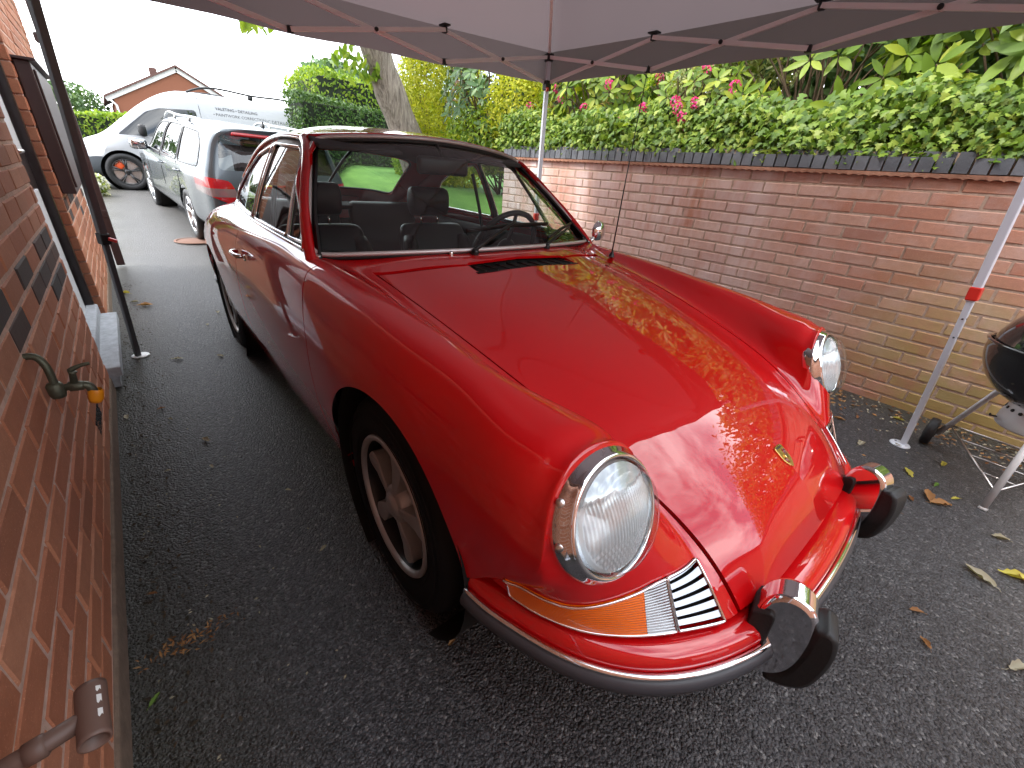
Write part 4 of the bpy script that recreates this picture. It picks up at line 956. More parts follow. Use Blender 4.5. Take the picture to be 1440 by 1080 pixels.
df.inputs[0].default_value = (.26, .218, .222, 1); tl.inputs[0].default_value = (.092, .074, .077, 1); mx.inputs[0].default_value = .45
t.links.new(df.outputs[0], mx.inputs[1]); t.links.new(tl.outputs[0], mx.inputs[2]); t.links.new(mx.outputs[0], o.inputs[0])
TOP = {'rr': (-2.24, 1.82, 2.045), 'fr': (.72, 1.82, 2.045), 'rl': (-2.22, -1.20, 1.93), 'fl': (.74, -1.22, 1.95)}
FOOT = {'rr': (-2.19, 1.80, 0), 'fr': (.862, 1.797, 0), 'rl': (-2.376, -1.289, 0), 'fl': (1.02, -1.33, 0)}
def lerp(a, b, t): return tuple(np.array(a)*(1-t)+np.array(b)*t)
def bar(m, a, b, w, d):
    a, b = Vector(a), Vector(b); v = b-a; q = v.to_track_quat('Z', 'Y'); m.box((a+b)/2, (w, d, v.length), q.to_matrix(), bev=min(w, d)*.12)
for kk in TOP:
    dark = kk == 'rl'; L_ = empty('leg', parent=GZ); a, b = FOOT[kk], TOP[kk]; hz = .42 if kk != 'rl' else .42
    m = MB(); bar(m, lerp(a, b, .0), lerp(a, b, .52), .026, .026); m.build('lower_tube', legd if dark else legm, L_, smooth=False)
    m = MB(); bar(m, lerp(a, b, .385 if not dark else .36), lerp(a, b, 1.0), .034, .034); m.build('upper_tube', legd if dark else legm, L_, smooth=False)
    s_ = .40 if kk != 'rl' else .36
    m = MB(); bar(m, lerp(a, b, s_-.012), lerp(a, b, s_+.018), .044, .044); cl = m.build('height_clip', nodem if dark else redplastic, L_, smooth=False)
    if dark: m = MB(); p = lerp(a, b, s_+.004); bar(m, (p[0]+.02, p[1]+.02, p[2]), (p[0]+.035, p[1]+.05, p[2]-.012), .012, .016); m.build('red_lever', redplastic, cl, smooth=False)
    for q in (.30, .345):
        p = lerp(a, b, q-.0); m = MB(); m.lathe([(0,.001),(.0045,.001),(.0045,-.002)], (p[0]+.0135, p[1]-.0005, p[2]), (1,-.0,.0), 8); m.lathe([(0,.001),(.0045,.001),(.0045,-.002)], (p[0], p[1]-.0138, p[2]), (0,-1,0), 8); m.build('pin_hole', nodem, L_)
    m = MB(); o2 = 1 if a[0] > 0 else 1
    m.lathe([(0,.007),(.042,.007),(.045,.004),(.045,.0)], (a[0]-.012, a[1]-.012*(1 if a[1] > 0 else -1), .002), (0,0,1), 20); f_ = m.build('foot_plate', legm if not dark else white, L_)
    for an in (.6, 2.2): m = MB(); m.lathe([(0,.001),(.006,.001),(.006,0)], (a[0]-.012+.027*math.cos(an+2), a[1]-.012+.027*math.sin(an+2), .0095), (0,0,1), 8); m.build('peg_hole', nodem, f_)
    m = MB(); bar(m, lerp(a, b, .985), lerp(a, b, 1.012), .06, .06); m.build('top_bracket', nodem, L_, smooth=False)
    p = lerp(a, b, .905); m = MB(); m.box(p, (.055, .055, .07), bev=.006); sl_ = m.build('slider', nodem, L_, smooth=False)
    if kk == 'rr': m = MB(); m.box((p[0]+.03, p[1]-.02, p[2]-.03), (.02,.02,.03), bev=.004); m.build('slider_button', redplastic, sl_, smooth=False)
def truss(a, b, inw, n=3, drop=.175):
    a, b, inw = np.array(a), np.array(b), np.array(inw)
    for i in range(n):
        t0, t1 = i/n, (i+1)/n; p0, p1 = a*(1-t0)+b*t0, a*(1-t1)+b*t1; d = np.array([0, 0, drop])
        m = MB(); bar(m, p0+inw*.010, p1-d+inw*.010, .013, .024); m.build('truss_bar', frm, GZ, smooth=False)
        m = MB(); bar(m, p0-d-inw*.010, p1-inw*.010, .013, .024); m.build('truss_bar', frm, GZ, smooth=False)
        c_ = (p0+p1-d)/2; m = MB(); m.lathe([(0,.02),(.010,.02),(.012,.012),(.012,-.02)], c_+inw*.01, inw, 10); m.build('pivot', nodem, GZ)
        if i < n-1:
            m = MB(); m.box(p1, (.03,.03,.035), bev=.004); m.box(p1+np.array([0,0,.026]), (.075,.05,.010), bev=.003); m.build('top_joint', nodem, GZ, smooth=False)
            m = MB(); m.box(p1-d, (.03,.03,.035), bev=.004); m.build('lower_joint', nodem, GZ, smooth=False)
truss(TOP['rr'], TOP['fr'], (0,-1,0)); truss(TOP['rr'], TOP['rl'], (1,0,0)); truss(TOP['rl'], TOP['fl'], (0,1,0)); truss(TOP['fr'], TOP['fl'], (-1,0,0))
PEAK = np.array([-.75, .31, 2.78])
# inner scissors up to the mast under the peak
m = MB(); bar(m, PEAK-np.array([0,0,.62]), PEAK-np.array([0,0,.05]), .038, .038); m.build('centre_mast', frm, GZ, smooth=False)
for kk in TOP:
    e = np.array(TOP[kk]); mid = (e+PEAK)/2; m = MB(); bar(m, e+np.array([0,0,.02]), PEAK-np.array([0,0,.06]), .020, .020); m.build('roof_pole', frm, GZ, smooth=False)
# fabric: hip roof that sags between the poles, with a valance
cor = [np.array(TOP[q])+np.array(o_) for q, o_ in (('rr', (-.045,.045,.045)), ('fr', (.045,.045,.045)), ('fl', (.045,-.045,.045)), ('rl', (-.045,-.045,.045)))]
V = []; F = []; n = 22; rows = 22
ring = []
for i in range(4):
    a, b = cor[i], cor[(i+1) % 4]
    for j in range(n):
        t_ = j/n; p = a*(1-t_)+b*t_; p = p-np.array([0, 0, .022*math.sin(math.pi*t_)]); ring.append((p, t_, i))
nr = len(ring)
for r_ in range(rows+1):
    s_ = r_/rows
    for p, t_, i in ring:
        q = p*(1-s_)+PEAK*s_; sag = .075*math.sin(math.pi*s_)*math.sin(math.pi*t_)
        rip = .010*math.sin(t_*34+i)*math.exp(-s_*5)*math.sin(math.pi*t_)*min(1, s_*9)+.006*math.sin(t_*63+3*i+s_*12)*(1-s_)*math.sin(math.pi*t_)*min(1, s_*9)
        V.append(q-np.array([0, 0, sag-rip]))
for r_ in range(rows):
    for j in range(nr): F.append((r_*nr+j, r_*nr+(j+1) % nr, (r_+1)*nr+(j+1) % nr, (r_+1)*nr+j))
cv = MB().add(V, F).build('canopy', fab, GZ)
cx = np.array([-.75, .31]); V = []; F = []; vr = 6; drop = .205
for r_ in range(vr+1):
    s_ = r_/vr
    for p, t_, i in ring:
        o_ = p[:2]-cx; o_ = o_/np.linalg.norm(o_); wv = .010*math.sin(t_*40+i*2)*s_+.006*math.sin(t_*91+i)*s_
        V.append((p[0]+o_[0]*(.012*s_+wv), p[1]+o_[1]*(.012*s_+wv), p[2]-drop*s_-.006*math.sin(t_*22)*s_))
for r_ in range(vr):
    for j in range(nr): F.append((r_*nr+j, r_*nr+(j+1) % nr, (r_+1)*nr+(j+1) % nr, (r_+1)*nr+j))
MB().add(V, F).build('valance', fab, GZ)
# ------------------------------------------------------------------ foliage
def leaf_mat(name, stops, trans=.35, rough=.42, spec=.22, vein=None):
    m = bpy.data.materials.new(name); m.use_nodes = True; k = NT(m); b = k.b; ge = k.n('ShaderNodeNewGeometry'); oi = k.n('ShaderNodeObjectInfo')
    rnd = k.math('FRACT', k.math('ADD', oi.outputs['Random'], ge.outputs['Random Per Island'])); c = k.ramp(rnd, stops)
    c = k.mix(k.math('MULTIPLY', k.noise(5, 4, .6, ge.outputs['Position']), .5), c, tuple(.6*a for a in stops[0][1]))
    if vein: c = k.mix(k.ramp(k.noise(90, 3, .6, ge.outputs['Position']), [(.47, (0,)*3), (.55, (1,)*3)]), c, vein)
    k.l(c, b.inputs['Base Color']); b.inputs['Roughness'].default_value = rough; b.inputs['Specular IOR Level'].default_value = spec
    tl = k.n('ShaderNodeBsdfTranslucent'); k.l(k.mix(1., c, (1.35, 1.35, .5), 'MULTIPLY'), tl.inputs[0]); mx = k.n('ShaderNodeMixShader'); mx.inputs[0].default_value = trans
    out = k.t.nodes['Material Output']; k.l(b.outputs[0], mx.inputs[1]); k.l(tl.outputs[0], mx.inputs[2]); k.l(mx.outputs[0], out.inputs[0]); MATS[name] = m; return m
def T_oval(w=.32, fold=.10, droop=.10):
    """leaf along +x, length 1"""
    xs = [0, .22, .5, .78, 1]; ws = [.02, .75, 1, .7, 0]; V = []; F = []
    for x, q in zip(xs, ws):
        z = -droop*x*x; V += [(x, -w/2*q, z+fold*q*w), (x, 0, z), (x, w/2*q, z+fold*q*w)]
    for i in range(4): F += [(i*3, i*3+3, i*3+4, i*3+1), (i*3+1, i*3+4, i*3+5, i*3+2)]
    return np.array(V), F
def T_small(w=.5): return np.array([(0,0,0),(.45,-w/2,.06),(1,0,-.04),(.45,w/2,.06)]), [(0,1,2),(0,2,3)]
def T_ivy():
    o = [(0,0),(-.05,.22),(.12,.46),(.36,.26),(.62,.30),(1,0)]; P = [(0,0,0),(.30,0,.02)]
    top = [(-.06,.20),(.10,.50),(.34,.24),(.60,.34),(.66,.16),(1.0,0)]; V = [(.3,0,.03),(0,0,0)]+[(x, y, -.10*abs(y)) for x, y in top]+[(x, -y, -.10*abs(y)) for x, y in top[:-1][::-1]]
    n = len(V)-1; F = [(0, 1+i, 1+(i+1) % n) for i in range(n)]
    return np.array(V), F
def leaves(name, T, P, N, size, mat, parent=None, spread=.6, tang=None, rng=RNG):
    """many leaves as one mesh: at points P, facing roughly N"""
    TV, TF = T; n = len(P); N = N+rng.normal(0, spread, (n, 3)); N /= np.linalg.norm(N, axis=1)[:, None]
    t = rng.normal(0, 1, (n, 3)) if tang is None else tang+rng.normal(0, .35, (n, 3)); t -= N*(t*N).sum(1)[:, None]; t /= np.linalg.norm(t, axis=1)[:, None]; b = np.cross(N, t)
    s = (size*rng.uniform(.7, 1.25, n))[:, None, None]
    V = P[:, None, :]+s*(TV[None, :, 0, None]*t[:, None]+TV[None, :, 1, None]*b[:, None]+TV[None, :, 2, None]*N[:, None])
    k = len(TV); me = bpy.data.meshes.new(name); V = V.reshape(-1, 3)
    sizes = [len(f) for f in TF]; flat = np.concatenate([np.array(f) for f in TF]); L = len(flat); loops = (flat[None]+k*np.arange(n)[:, None]).ravel()
    tot = np.tile(sizes, n); start = np.r_[0, np.cumsum(tot)[:-1]]
    me.vertices.add(len(V)); me.vertices.foreach_set('co', V.ravel().astype(np.float32)); me.loops.add(len(loops)); me.loops.foreach_set('vertex_index', loops.astype(np.int32))
    me.polygons.add(len(tot)); me.polygons.foreach_set('loop_start', start.astype(np.int32)); me.polygons.foreach_set('loop_total', tot.astype(np.int32))
    me.update(calc_edges=True); me.materials.append(mat); return obj(name, me, parent)
def lumpy(c, r, n, rng, rmin=.55, seed=0, bumps=7, top=None):
    """points in an uneven shell round c, with outward normals"""
    d = rng.normal(0, 1, (n, 3)); d /= np.linalg.norm(d, axis=1)[:, None]; K = rng.normal(0, 1, (bumps, 3)); K /= np.linalg.norm(K, axis=1)[:, None]; A = rng.uniform(-.22, .30, bumps)
    f = 1+(A[None]*np.exp(4*(d@K.T-1))).sum(1); rr = f*(rmin+(1-rmin)*rng.uniform(0, 1, n)**.5)
    return np.array(c)+d*rr[:, None]*np.array(r), d/np.array(r)*np.mean(r)
bark = pmat('bark', (.20, .165, .13), .9); k = NT(bark); mp = k.n('ShaderNodeMapping'); mp.inputs['Scale'].default_value = (16, 16, 2.2); k.l(k.pos(), mp.inputs[0])
nb = k.noise(1.6, 7, .7, mp.outputs[0], .8); k.l(k.ramp(nb, [(.30, (.055,.042,.033)), (.5, (.24,.20,.165)), (.75, (.42,.37,.31))]), k.b.inputs['Base Color']); k.l(k.bump(nb, .9, .03), k.b.inputs['Normal'])
twig = pmat('twig', (.10, .065, .04), .9)
IVY = leaf_mat('ivy_leaf', [(0, (.055,.105,.014)), (.35, (.11,.195,.024)), (.7, (.21,.31,.036)), (1, (.36,.42,.085))], .3, .42)
RHO = leaf_mat('rhododendron_leaf', [(0, (.075,.135,.016)), (.4, (.145,.235,.024)), (.75, (.25,.34,.035)), (1, (.46,.48,.05))], .38, .38)
RHD = leaf_mat('dark_rhododendron_leaf', [(0, (.045,.09,.035)), (.5, (.085,.165,.06)), (1, (.18,.28,.10))], .2, .35)
YEL = leaf_mat('golden_leaf', [(0, (.22,.27,.015)), (.5, (.42,.44,.03)), (1, (.62,.58,.08))], .4, .5)
VAR = leaf_mat('variegated_leaf', [(0, (.20,.26,.07)), (.5, (.42,.44,.20)), (1, (.60,.58,.36))], .3, .45)
HED = leaf_mat('hedge_leaf', [(0, (.03,.07,.018)), (.5, (.06,.125,.03)), (1, (.13,.21,.055))], .2, .4)
LIM = leaf_mat('lime_leaf', [(0, (.10,.19,.02)), (.5, (.20,.31,.035)), (1, (.36,.44,.06))], .4, .45)
PNK = leaf_mat('pink_petal', [(0, (.55,.02,.16)), (.5, (.72,.05,.27)), (1, (.85,.18,.42))], .3, .5)
PAL = leaf_mat('faded_pink_petal', [(0, (.45,.22,.22)), (.5, (.62,.38,.36)), (1, (.72,.55,.48))], .3, .6)
BRN = leaf_mat('spent_bloom', [(0, (.28,.13,.05)), (.5, (.45,.24,.10)), (1, (.55,.36,.14))], .2, .7)
def nrm(v): v = np.array(v, float); return v/np.linalg.norm(v)
# ---- ivy over the wall top
def ivy_on_wall(n, x0, x1, rng):
    x = rng.uniform(x0, x1, n); h = rng.beta(1.5, 1.6, n); lob = .05*np.sin(x*3.1)+.04*np.sin(x*7.7+1)
    z = 1.448+h*(.36+lob)+.02*rng.normal(size=n); y = WY+.025+.16*h+.06*np.sin(x*5+h*4)*h+rng.normal(0, .035, n)+.05*(h > .8)
    hang = rng.uniform(size=n) < .045; z = np.where(hang, 1.40+.05*rng.uniform(size=n)+.03*np.sin(x*11), z); y = np.where(hang, WY-.008+.02*rng.uniform(size=n), y)
    return np.stack([x, y, z], 1), np.tile(nrm((0, -1, .55)), (n, 1))
iv = empty('ivy', (-.4, WY+.1, 1.42), 0, 'dense small-leaved green ivy trailing over the coping of the garden wall', 'ivy'); iv.location = (0, 0, 0)
P, N = ivy_on_wall(13000, -3.6, 3.6, RNG)
tag(leaves('foliage', T_ivy(), P, N, .046, IVY, iv, .55, tang=np.tile(np.array([0, -.2, -1.]), (len(P), 1))), kind='stuff')
m = MB(); m.box((0, WY+.30, 1.52), (7.2, .22, .26)); m.build('ivy_shade_core', pmat('ivy_shade', (.012,.018,.008), .9), iv, smooth=False)  # dark box: the shade among the ivy is put into its colour
lv = T_ivy(); lme = [mesh_data('leaf', lv[0]*s_, lv[1], IVY) for s_ in (.055, .066, .078)]
rr = np.random.default_rng(3)
for i in range(280):
    x = rr.uniform(-1.3, 1.25); h = rr.uniform(0, 1); q = Vector((rr.normal(0, .4), -1, .5+rr.normal(0, .35))).to_track_quat('Z', 'Y'); q = q @ Matrix.Rotation(rr.uniform(3.6, 5.9), 3, 'Z').to_quaternion()
    obj('leaf', lme[i % 3], iv, (x, WY+.012+.15*h+.04*math.sin(x*5+h*4)*h, 1.44+h*.36), q.to_euler())
# ---- shrubs
def whorl_leaves(C, D, nl, L, rng, lift=.25):
    """tangent/normal arrays for rosettes of leaves round shoot tips C pointing along D"""
    P = []; T = []; Nn = []
    for c, d in zip(C, D):
        d = d/np.linalg.norm(d); a = np.cross(d, [0.3, .2, 1.]); a /= np.linalg.norm(a); b = np.cross(d, a); o_ = rng.uniform(0, 6.28)
        for i in range(nl):
            th = o_+i*2*math.pi/nl+rng.normal(0, .15); r_ = math.cos(th)*a+math.sin(th)*b; l_ = lift+rng.normal(0, .22); t = r_+d*l_; t /= np.linalg.norm(t); n_ = d-t*(d@t); P.append(c+t*.012); T.append(t); Nn.append(n_/np.linalg.norm(n_))
    return np.array(P), np.array(T), np.array(Nn)
def exact_leaves(name, T, P, t, N, size, mat, parent):
    TV, TF = T; n = len(P); b = np.cross(N, t); s = np.asarray(size)[:, None, None]
    V = (P[:, None]+s*(TV[None, :, 0, None]*t[:, None]+TV[None, :, 1, None]*b[:, None]+TV[None, :, 2, None]*N[:, None])).reshape(-1, 3); k = len(TV)
    F = [tuple(q+i*k for q in f) for i in range(n) for f in TF]; return obj(name, mesh_data(name, V, F, mat), parent)
def rhodo(label, c, r, mat, nw, L, seed, blooms=(), bmat=None, single=0, wid=.30, cat='shrub', spent=0):
    rng = np.random.default_rng(seed); s = empty('rhododendron', (c[0], c[1], 1.3), 0, label, cat, parent=None); s.location = (0, 0, 0)
    P, D = lumpy(c, r, nw, rng, .62); keep = P[:, 2] > 1.36; P, D = P[keep], D[keep]; D = D+np.array([0, -.15, .45])
    p, t, n_ = whorl_leaves(P, D, 7, L, rng); size = L*rng.uniform(.7, 1.2, len(p))
    if single:
        sc = np.array([to_cam(*q)[2] if (0 < to_cam(*q)[0] < 1440 and 0 < to_cam(*q)[1] < 1080) else 99 for q in p]); sc = sc+.8*np.abs(p[:, 1]-(c[1]-r[1])); o_ = np.argsort(sc)[:single]; me = [mesh_data('leaf', T_oval(wid)[0]*L*s_, T_oval(wid)[1], mat) for s_ in (.75, .9, 1.05, 1.2)]
        for j, i in enumerate(o_):
            M = Matrix((t[i], np.cross(n_[i], t[i]), n_[i])).transposed(); obj('leaf', me[j % 4], s, p[i], M.to_euler())
        msk = np.ones(len(p), bool); msk[o_] = False; p, t, n_, size = p[msk], t[msk], n_[msk], size[msk]
    tag(exact_leaves('foliage', T_oval(wid), p, t, n_, size, mat, s), kind='stuff')
    m = MB()
    for q in P[::max(1, len(P)//70)]:
        b0 = np.array([c[0]+rng.normal(0, .08), c[1]+rng.normal(0, .08), 1.28]); mid = b0*.45+q*.55+rng.normal(0, .05, 3)+np.array([0,0,.05]); m.tube(crv([b0, mid, q], 7), np.linspace(.014, .004, 7), 5)
    m.build('stems', twig, s)
    def bloom(q, mt, nm, R=.042, k=6):
        d = rng.normal(0, 1, (k*5, 3)); d[:, 1] -= .6; d[:, 2] += .4; d /= np.linalg.norm(d, axis=1)[:, None]; tt = np.cross(d, rng.normal(0, 1, (k*5, 3))); tt /= np.linalg.norm(tt, axis=1)[:, None]
        exact_leaves(nm, T_oval(.75, .2, .3), np.array(q)+d*R*.75, tt*.8+d*.6, d, np.full(k*5, R*.62), mt, s)
    for q in blooms: bloom(q, bmat, 'blossom')
    fr = P[(P[:, 1] < c[1]-r[1]*.3)]
    for i in range(min(spent, len(fr))):
        q = fr[i]+np.array([0,-.01,.03]); m = MB()
        for j in range(14): d = rng.normal(0, 1, 3); d[2] = abs(d[2]); d /= np.linalg.norm(d); m.tube([q, q+d*.035, q+d*.055+np.array([0,0,-.008])], [.0022,.0018,.003], 4)
        m.build('spent_bloom', BRN, s)
    return s
rhodo('large light green rhododendron with spent brown blooms above the ivy, opposite the barbecue', (.75, 3.05, 1.95), (1.0, .55, .75), RHO, 210, .165, 21, single=270, wid=.34, spent=9)
rhodo('broad green rhododendron with dried flower heads overhanging the ivy', (-.55, 3.05, 2.0), (.75, .50, .75), RHO, 170, .145, 22, single=240, wid=.32, spent=8)
rhodo('rhododendron with vivid pink blossoms behind the gazebo leg', (-2.65, 3.0, 1.95), (.75, .5, .75), RHO, 190, .125, 23, blooms=[(-3.3,2.60,1.86),(-2.45,2.56,1.80),(-2.2,2.58,1.98),(-2.92,2.62,2.0),(-2.80,2.58,1.90),(-2.74,2.6,2.12),(-1.72,2.66,2.0),(-3.0,2.7,2.2)], bmat=PNK, wid=.36, spent=5)
rhodo('low rhododendron with small pink flowers sprawling into the ivy', (-1.45, 2.85, 1.80), (.55, .35, .42), RHO, 130, .09, 24, blooms=[(-1.36,2.46,1.74),(-1.30,2.46,1.68),(-1.22,2.47,1.77),(-1.40,2.48,1.79),(-1.19,2.48,2.0),(-1.28,2.47,1.62),(-1.70,2.48,1.76),(-1.95,2.5,1.66),(-.95,2.5,1.86)], bmat=PNK, wid=.4)
rhodo('dark green rhododendron with faded pale pink blossoms', (-4.75, 3.15, 2.0), (.75, .55, .80), RHD, 230, .13, 25, blooms=[(-5.05,2.72,2.12),(-5.2,2.75,2.02),(-4.9,2.7,2.2),(-5.0,2.72,2.0)], bmat=PAL, wid=.36)
rhodo('tall rhododendron at the near end of the garden wall', (2.6, 3.1, 2.0), (1.1, .6, .85), RHO, 240, .15, 26, wid=.33)
def shrub(name, label, c, r, mat, n, size, seed, T=None, spread=.8, base=1.3, cat='shrub', rmin=.5, stems=14):
    rng = np.random.default_rng(seed); s = empty(name, (0, 0, 0), 0, label, cat); P, D = lumpy(c, r, n, rng, rmin); kp = P[:, 2] > base; P, D = P[kp], D[kp]
    tag(leaves('foliage', T or T_small(), P, D, size, mat, s, spread, rng=rng), kind='stuff'); m = MB()
    for q in P[:stems]: b0 = np.array([c[0]+rng.normal(0, .06), c[1]+rng.normal(0, .06), base]); m.tube(crv([b0, b0*.4+np.array(q)*.6+rng.normal(0, .05, 3), q], 6), np.linspace(.014, .004, 6), 5)
    m.build('stems', twig, s); return s
shrub('golden_shrub', 'bright yellow-green shrub beside the gazebo leg at the garden wall', (-3.72, 2.85, 1.85), (.42, .36, .50), YEL, 5200, .042, 31, T_oval(.5))
shrub('variegated_shrub', 'cream and green variegated shrub between the rhododendrons', (-1.35, 3.1, 2.08), (.45, .32, .34), VAR, 2600, .065, 32, T_oval(.3))
shrub('golden_conifer', 'tall golden yellow conifer behind the tree trunk', (-6.4, 3.35, 1.9), (.85, .7, 1.5), YEL, 24000, .075, 33, T_small(.35), base=.5)
shrub('laurel', 'mid green leafy laurel at the end of the garden wall', (-4.2, 3.0, 1.55), (.9, .55, .45), RHO, 5200, .07, 34, T_oval(.4), base=.9)
shrub('laurel', 'tall dark laurel behind the rhododendrons', (-1.6, 3.95, 2.2), (3.6, .7, 1.3), RHD, 30000, .125, 35, T_oval(.38), base=1.3)
shrub('laurel', 'dense green laurel at the near end of the raised bed', (3.2, 3.9, 2.2), (2.6, .7, 1.1), RHO, 9000, .11, 36, T_oval(.38), base=1.3)
shrub('bush', 'rounded bright green bush on the lawn', (-7.2, 3.45, 1.25), (.8, .55, .55), LIM, 9000, .05, 37, T_oval(.5), base=.7)
# ---- clipped hedges
def hedge(label, x0, x1, y0, y1, z0, z1, mat, n, size, seed, T=None, name='hedge', top=None):
    rng = np.random.default_rng(seed); s = empty(name, (0, 0, 0), 0, label, 'hedge'); a, b, c_ = x1-x0, y1-y0, z1-z0; P = rng.uniform(0, 1, (n, 3)); ar = np.array([b*c_, b*c_, a*c_, a*c_, a*b*1.2]); f = rng.choice(5, n, p=ar/ar.sum()); N = np.zeros((n, 3))
    for i, (ax, v, d) in enumerate(((0, 0, -1), (0, 1, 1), (1, 0, -1), (1, 1, 1), (2, 1, 1))): P[f == i, ax] = v-d*np.abs(rng.normal(0, .035, (f == i).sum()))/[a, b, c_][ax]; N[f == i, ax] = d
    P = P*np.array([a, b, c_])+np.array([x0, y0, z0]); P += .04*np.sin(P[:, [1, 2, 0]]*4+seed)*N+rng.normal(0, .012, P.shape)
    P[:, 2] += .05*np.sin(P[:, 1]*2.3+P[:, 0])*(P[:, 2] > z1-.2)
    tag(leaves('foliage', T or T_oval(.5), P, N, size, mat, s, .6, rng=rng), kind='stuff')
    m = MB(); m.box(((x0+x1)/2, (y0+y1)/2, (z0+z1)/2-.06), (a-.16, b-.16, c_-.12), bev=.05); m.build('hedge_shade_core', pmat('hedge_shade', (.010,.016,.007), .95), s); return s  # near-black block, coloured to imitate the shade inside the hedge
hedge('dark green clipped hedge beside the white van', -9.9, -8.9, 1.80, 6.2, .35, 2.24, HED, 26000, .055, 41)
hedge('sunlit yellow-green hedge rising behind the dark clipped hedge', -13.0, -10.6, 2.75, 6.4, .3, 2.95, LIM, 16000, .085, 42)
hedge('bright green hedge in front of the brick bungalow', -23.6, -22.0, -5.0, 2.2, .3, 2.05, LIM, 12000, .11, 43)
hedge('far green hedge closing the lawn behind the conifer', -13, -12.2, 5.2, 12, .3, 2.6, HED, 9000, .10, 44)
# ---- tree with leaning trunk
tr = empty('tree', (-6.0, 2.6, .4), 0, 'tree with a leaning grey-brown trunk and drooping green leaves', 'tree'); tr.location = (0, 0, 0)
tp_ = crv([(-6.0, 3.02, .2), (-6.0, 2.72, 1.0), (-6.0, 2.47, 1.62), (-6.0, 2.16, 2.3), (-5.95, 1.95, 2.9), (-5.9, 1.85, 3.5)], 40); rad = np.interp(np.linspace(0, 1, 40), [0, .2, .5, 1], [.34, .27, .225, .17]); rad = rad*(1+.04*np.sin(np.arange(40)*.9))
m = MB(); m.tube(tp_, rad, 18); m.build('trunk', bark, tr)
rng = np.random.default_rng(8); limbs = []
for e in ((-5.0, .2, 2.75), (-4.6, 1.2, 3.3), (-5.2, 2.6, 3.6), (-6.8, .6, 3.6), (-5.4, .9, 3.0), (-7.0, 2.4, 4.0), (-4.4, .2, 3.2)):
    P_ = crv([(-5.95, 2.0, 2.75+rng.uniform(0, .6)), ((-5.95+e[0])/2, (2.0+e[1])/2, max(3.1, e[2]+.25)), e], 14); limbs.append(P_); m = MB(); m.tube(P_, np.linspace(.07, .015, 14), 8); m.build('limb', bark, tr)
cp = []; cn = []
for P_ in limbs:
    for q in P_[5:]:
        k_ = 34; cp.append(q+rng.normal(0, .28, (k_, 3))*np.array([1, 1, .55])); cn.append(np.tile([0, 0, 1.], (k_, 1)))
cp = np.concatenate(cp); cn = np.concatenate(cn); kp = cp[:, 2] > 2.55; cp, cn = cp[kp], cn[kp]
tag(leaves('crown', T_oval(.42, .08, .2), cp, cn, .13, LIM, tr, .7, tang=np.tile([.1, -.1, -.8], (len(cp), 1)), rng=rng), kind='stuff')
for (cc, nn_, sp) in (((-6.0, 1.78, 2.36), 34, .11), ((-6.0, 1.98, 2.32), 40, .10), ((-5.6, .50, 2.55), 20, .12), ((-5.6, .30, 2.58), 12, .09), ((-5.95, 1.6, 2.46), 26, .10)):
    P_ = np.array(cc)+rng.normal(0, 1, (nn_, 3))*np.array([sp, sp, sp*.7]); tag(leaves('leaf_spray', T_oval(.42, .08, .2), P_, np.tile([.6, -.3, .5], (nn_, 1)), .14, LIM, tr, .5, tang=np.tile([.1, -.1, -1.], (nn_, 1)), rng=rng), kind='stuff')
    m = MB(); m.tube(crv([(cc[0]+.05, cc[1]+.1, 2.95), (cc[0], cc[1]+.03, 2.7), cc], 8), np.linspace(.016, .005, 8), 5); m.build('branch', bark, tr)
# ---- far trees
def far_tree(label, c, r, h, mat, seed):
    rng = np.random.default_rng(seed); s = empty('tree', (0, 0, 0), 0, label, 'tree'); m = MB(); m.tube([(c[0], c[1], .2), (c[0]+.1, c[1], c[2])], [.22, .10], 8); m.build('trunk', bark, s)
    P, D = lumpy(c, r, 5200, rng, .35); tag(leaves('crown', T_small(.6), P, D, .22, mat, s, .9, rng=rng), kind='stuff')
far_tree('dark distant tree beside the brick house corner', (-34, -5.4, 3.1), (2.0, 2.0, 2.2), 5, HED, 51)
far_tree('distant green tree left of the brick bungalow', (-38, -2.6, 2.6), (2.6, 2.4, 1.7), 5, RHD, 52)
far_tree('rounded distant tree behind the clipped hedges', (-16, 5.4, 2.8), (1.3, 1.4, 1.5), 5, RHD, 53)
# small white flowering plant by the drive edge
wf = empty('flowering_plant', (-10.3, -1.42, float(gz(-10.3))), 0, 'small white flowering plant at the drive edge by the van', 'plant'); rng = np.random.default_rng(9)
P, D = lumpy((0, 0, .16), (.14, .12, .18), 400, rng, .3); tag(leaves('foliage', T_oval(.4), P, D, .07, RHO, wf, .8, rng=rng), kind='stuff'); P, D = lumpy((0, 0, .19), (.15, .13, .19), 260, rng, .7); tag(leaves('flowers', T_small(.9), P, D, .06, leaf_mat('white_petal', [(0, (.6,.6,.55)), (1, (.85,.85,.82))]), wf, .8, rng=rng), kind='stuff')
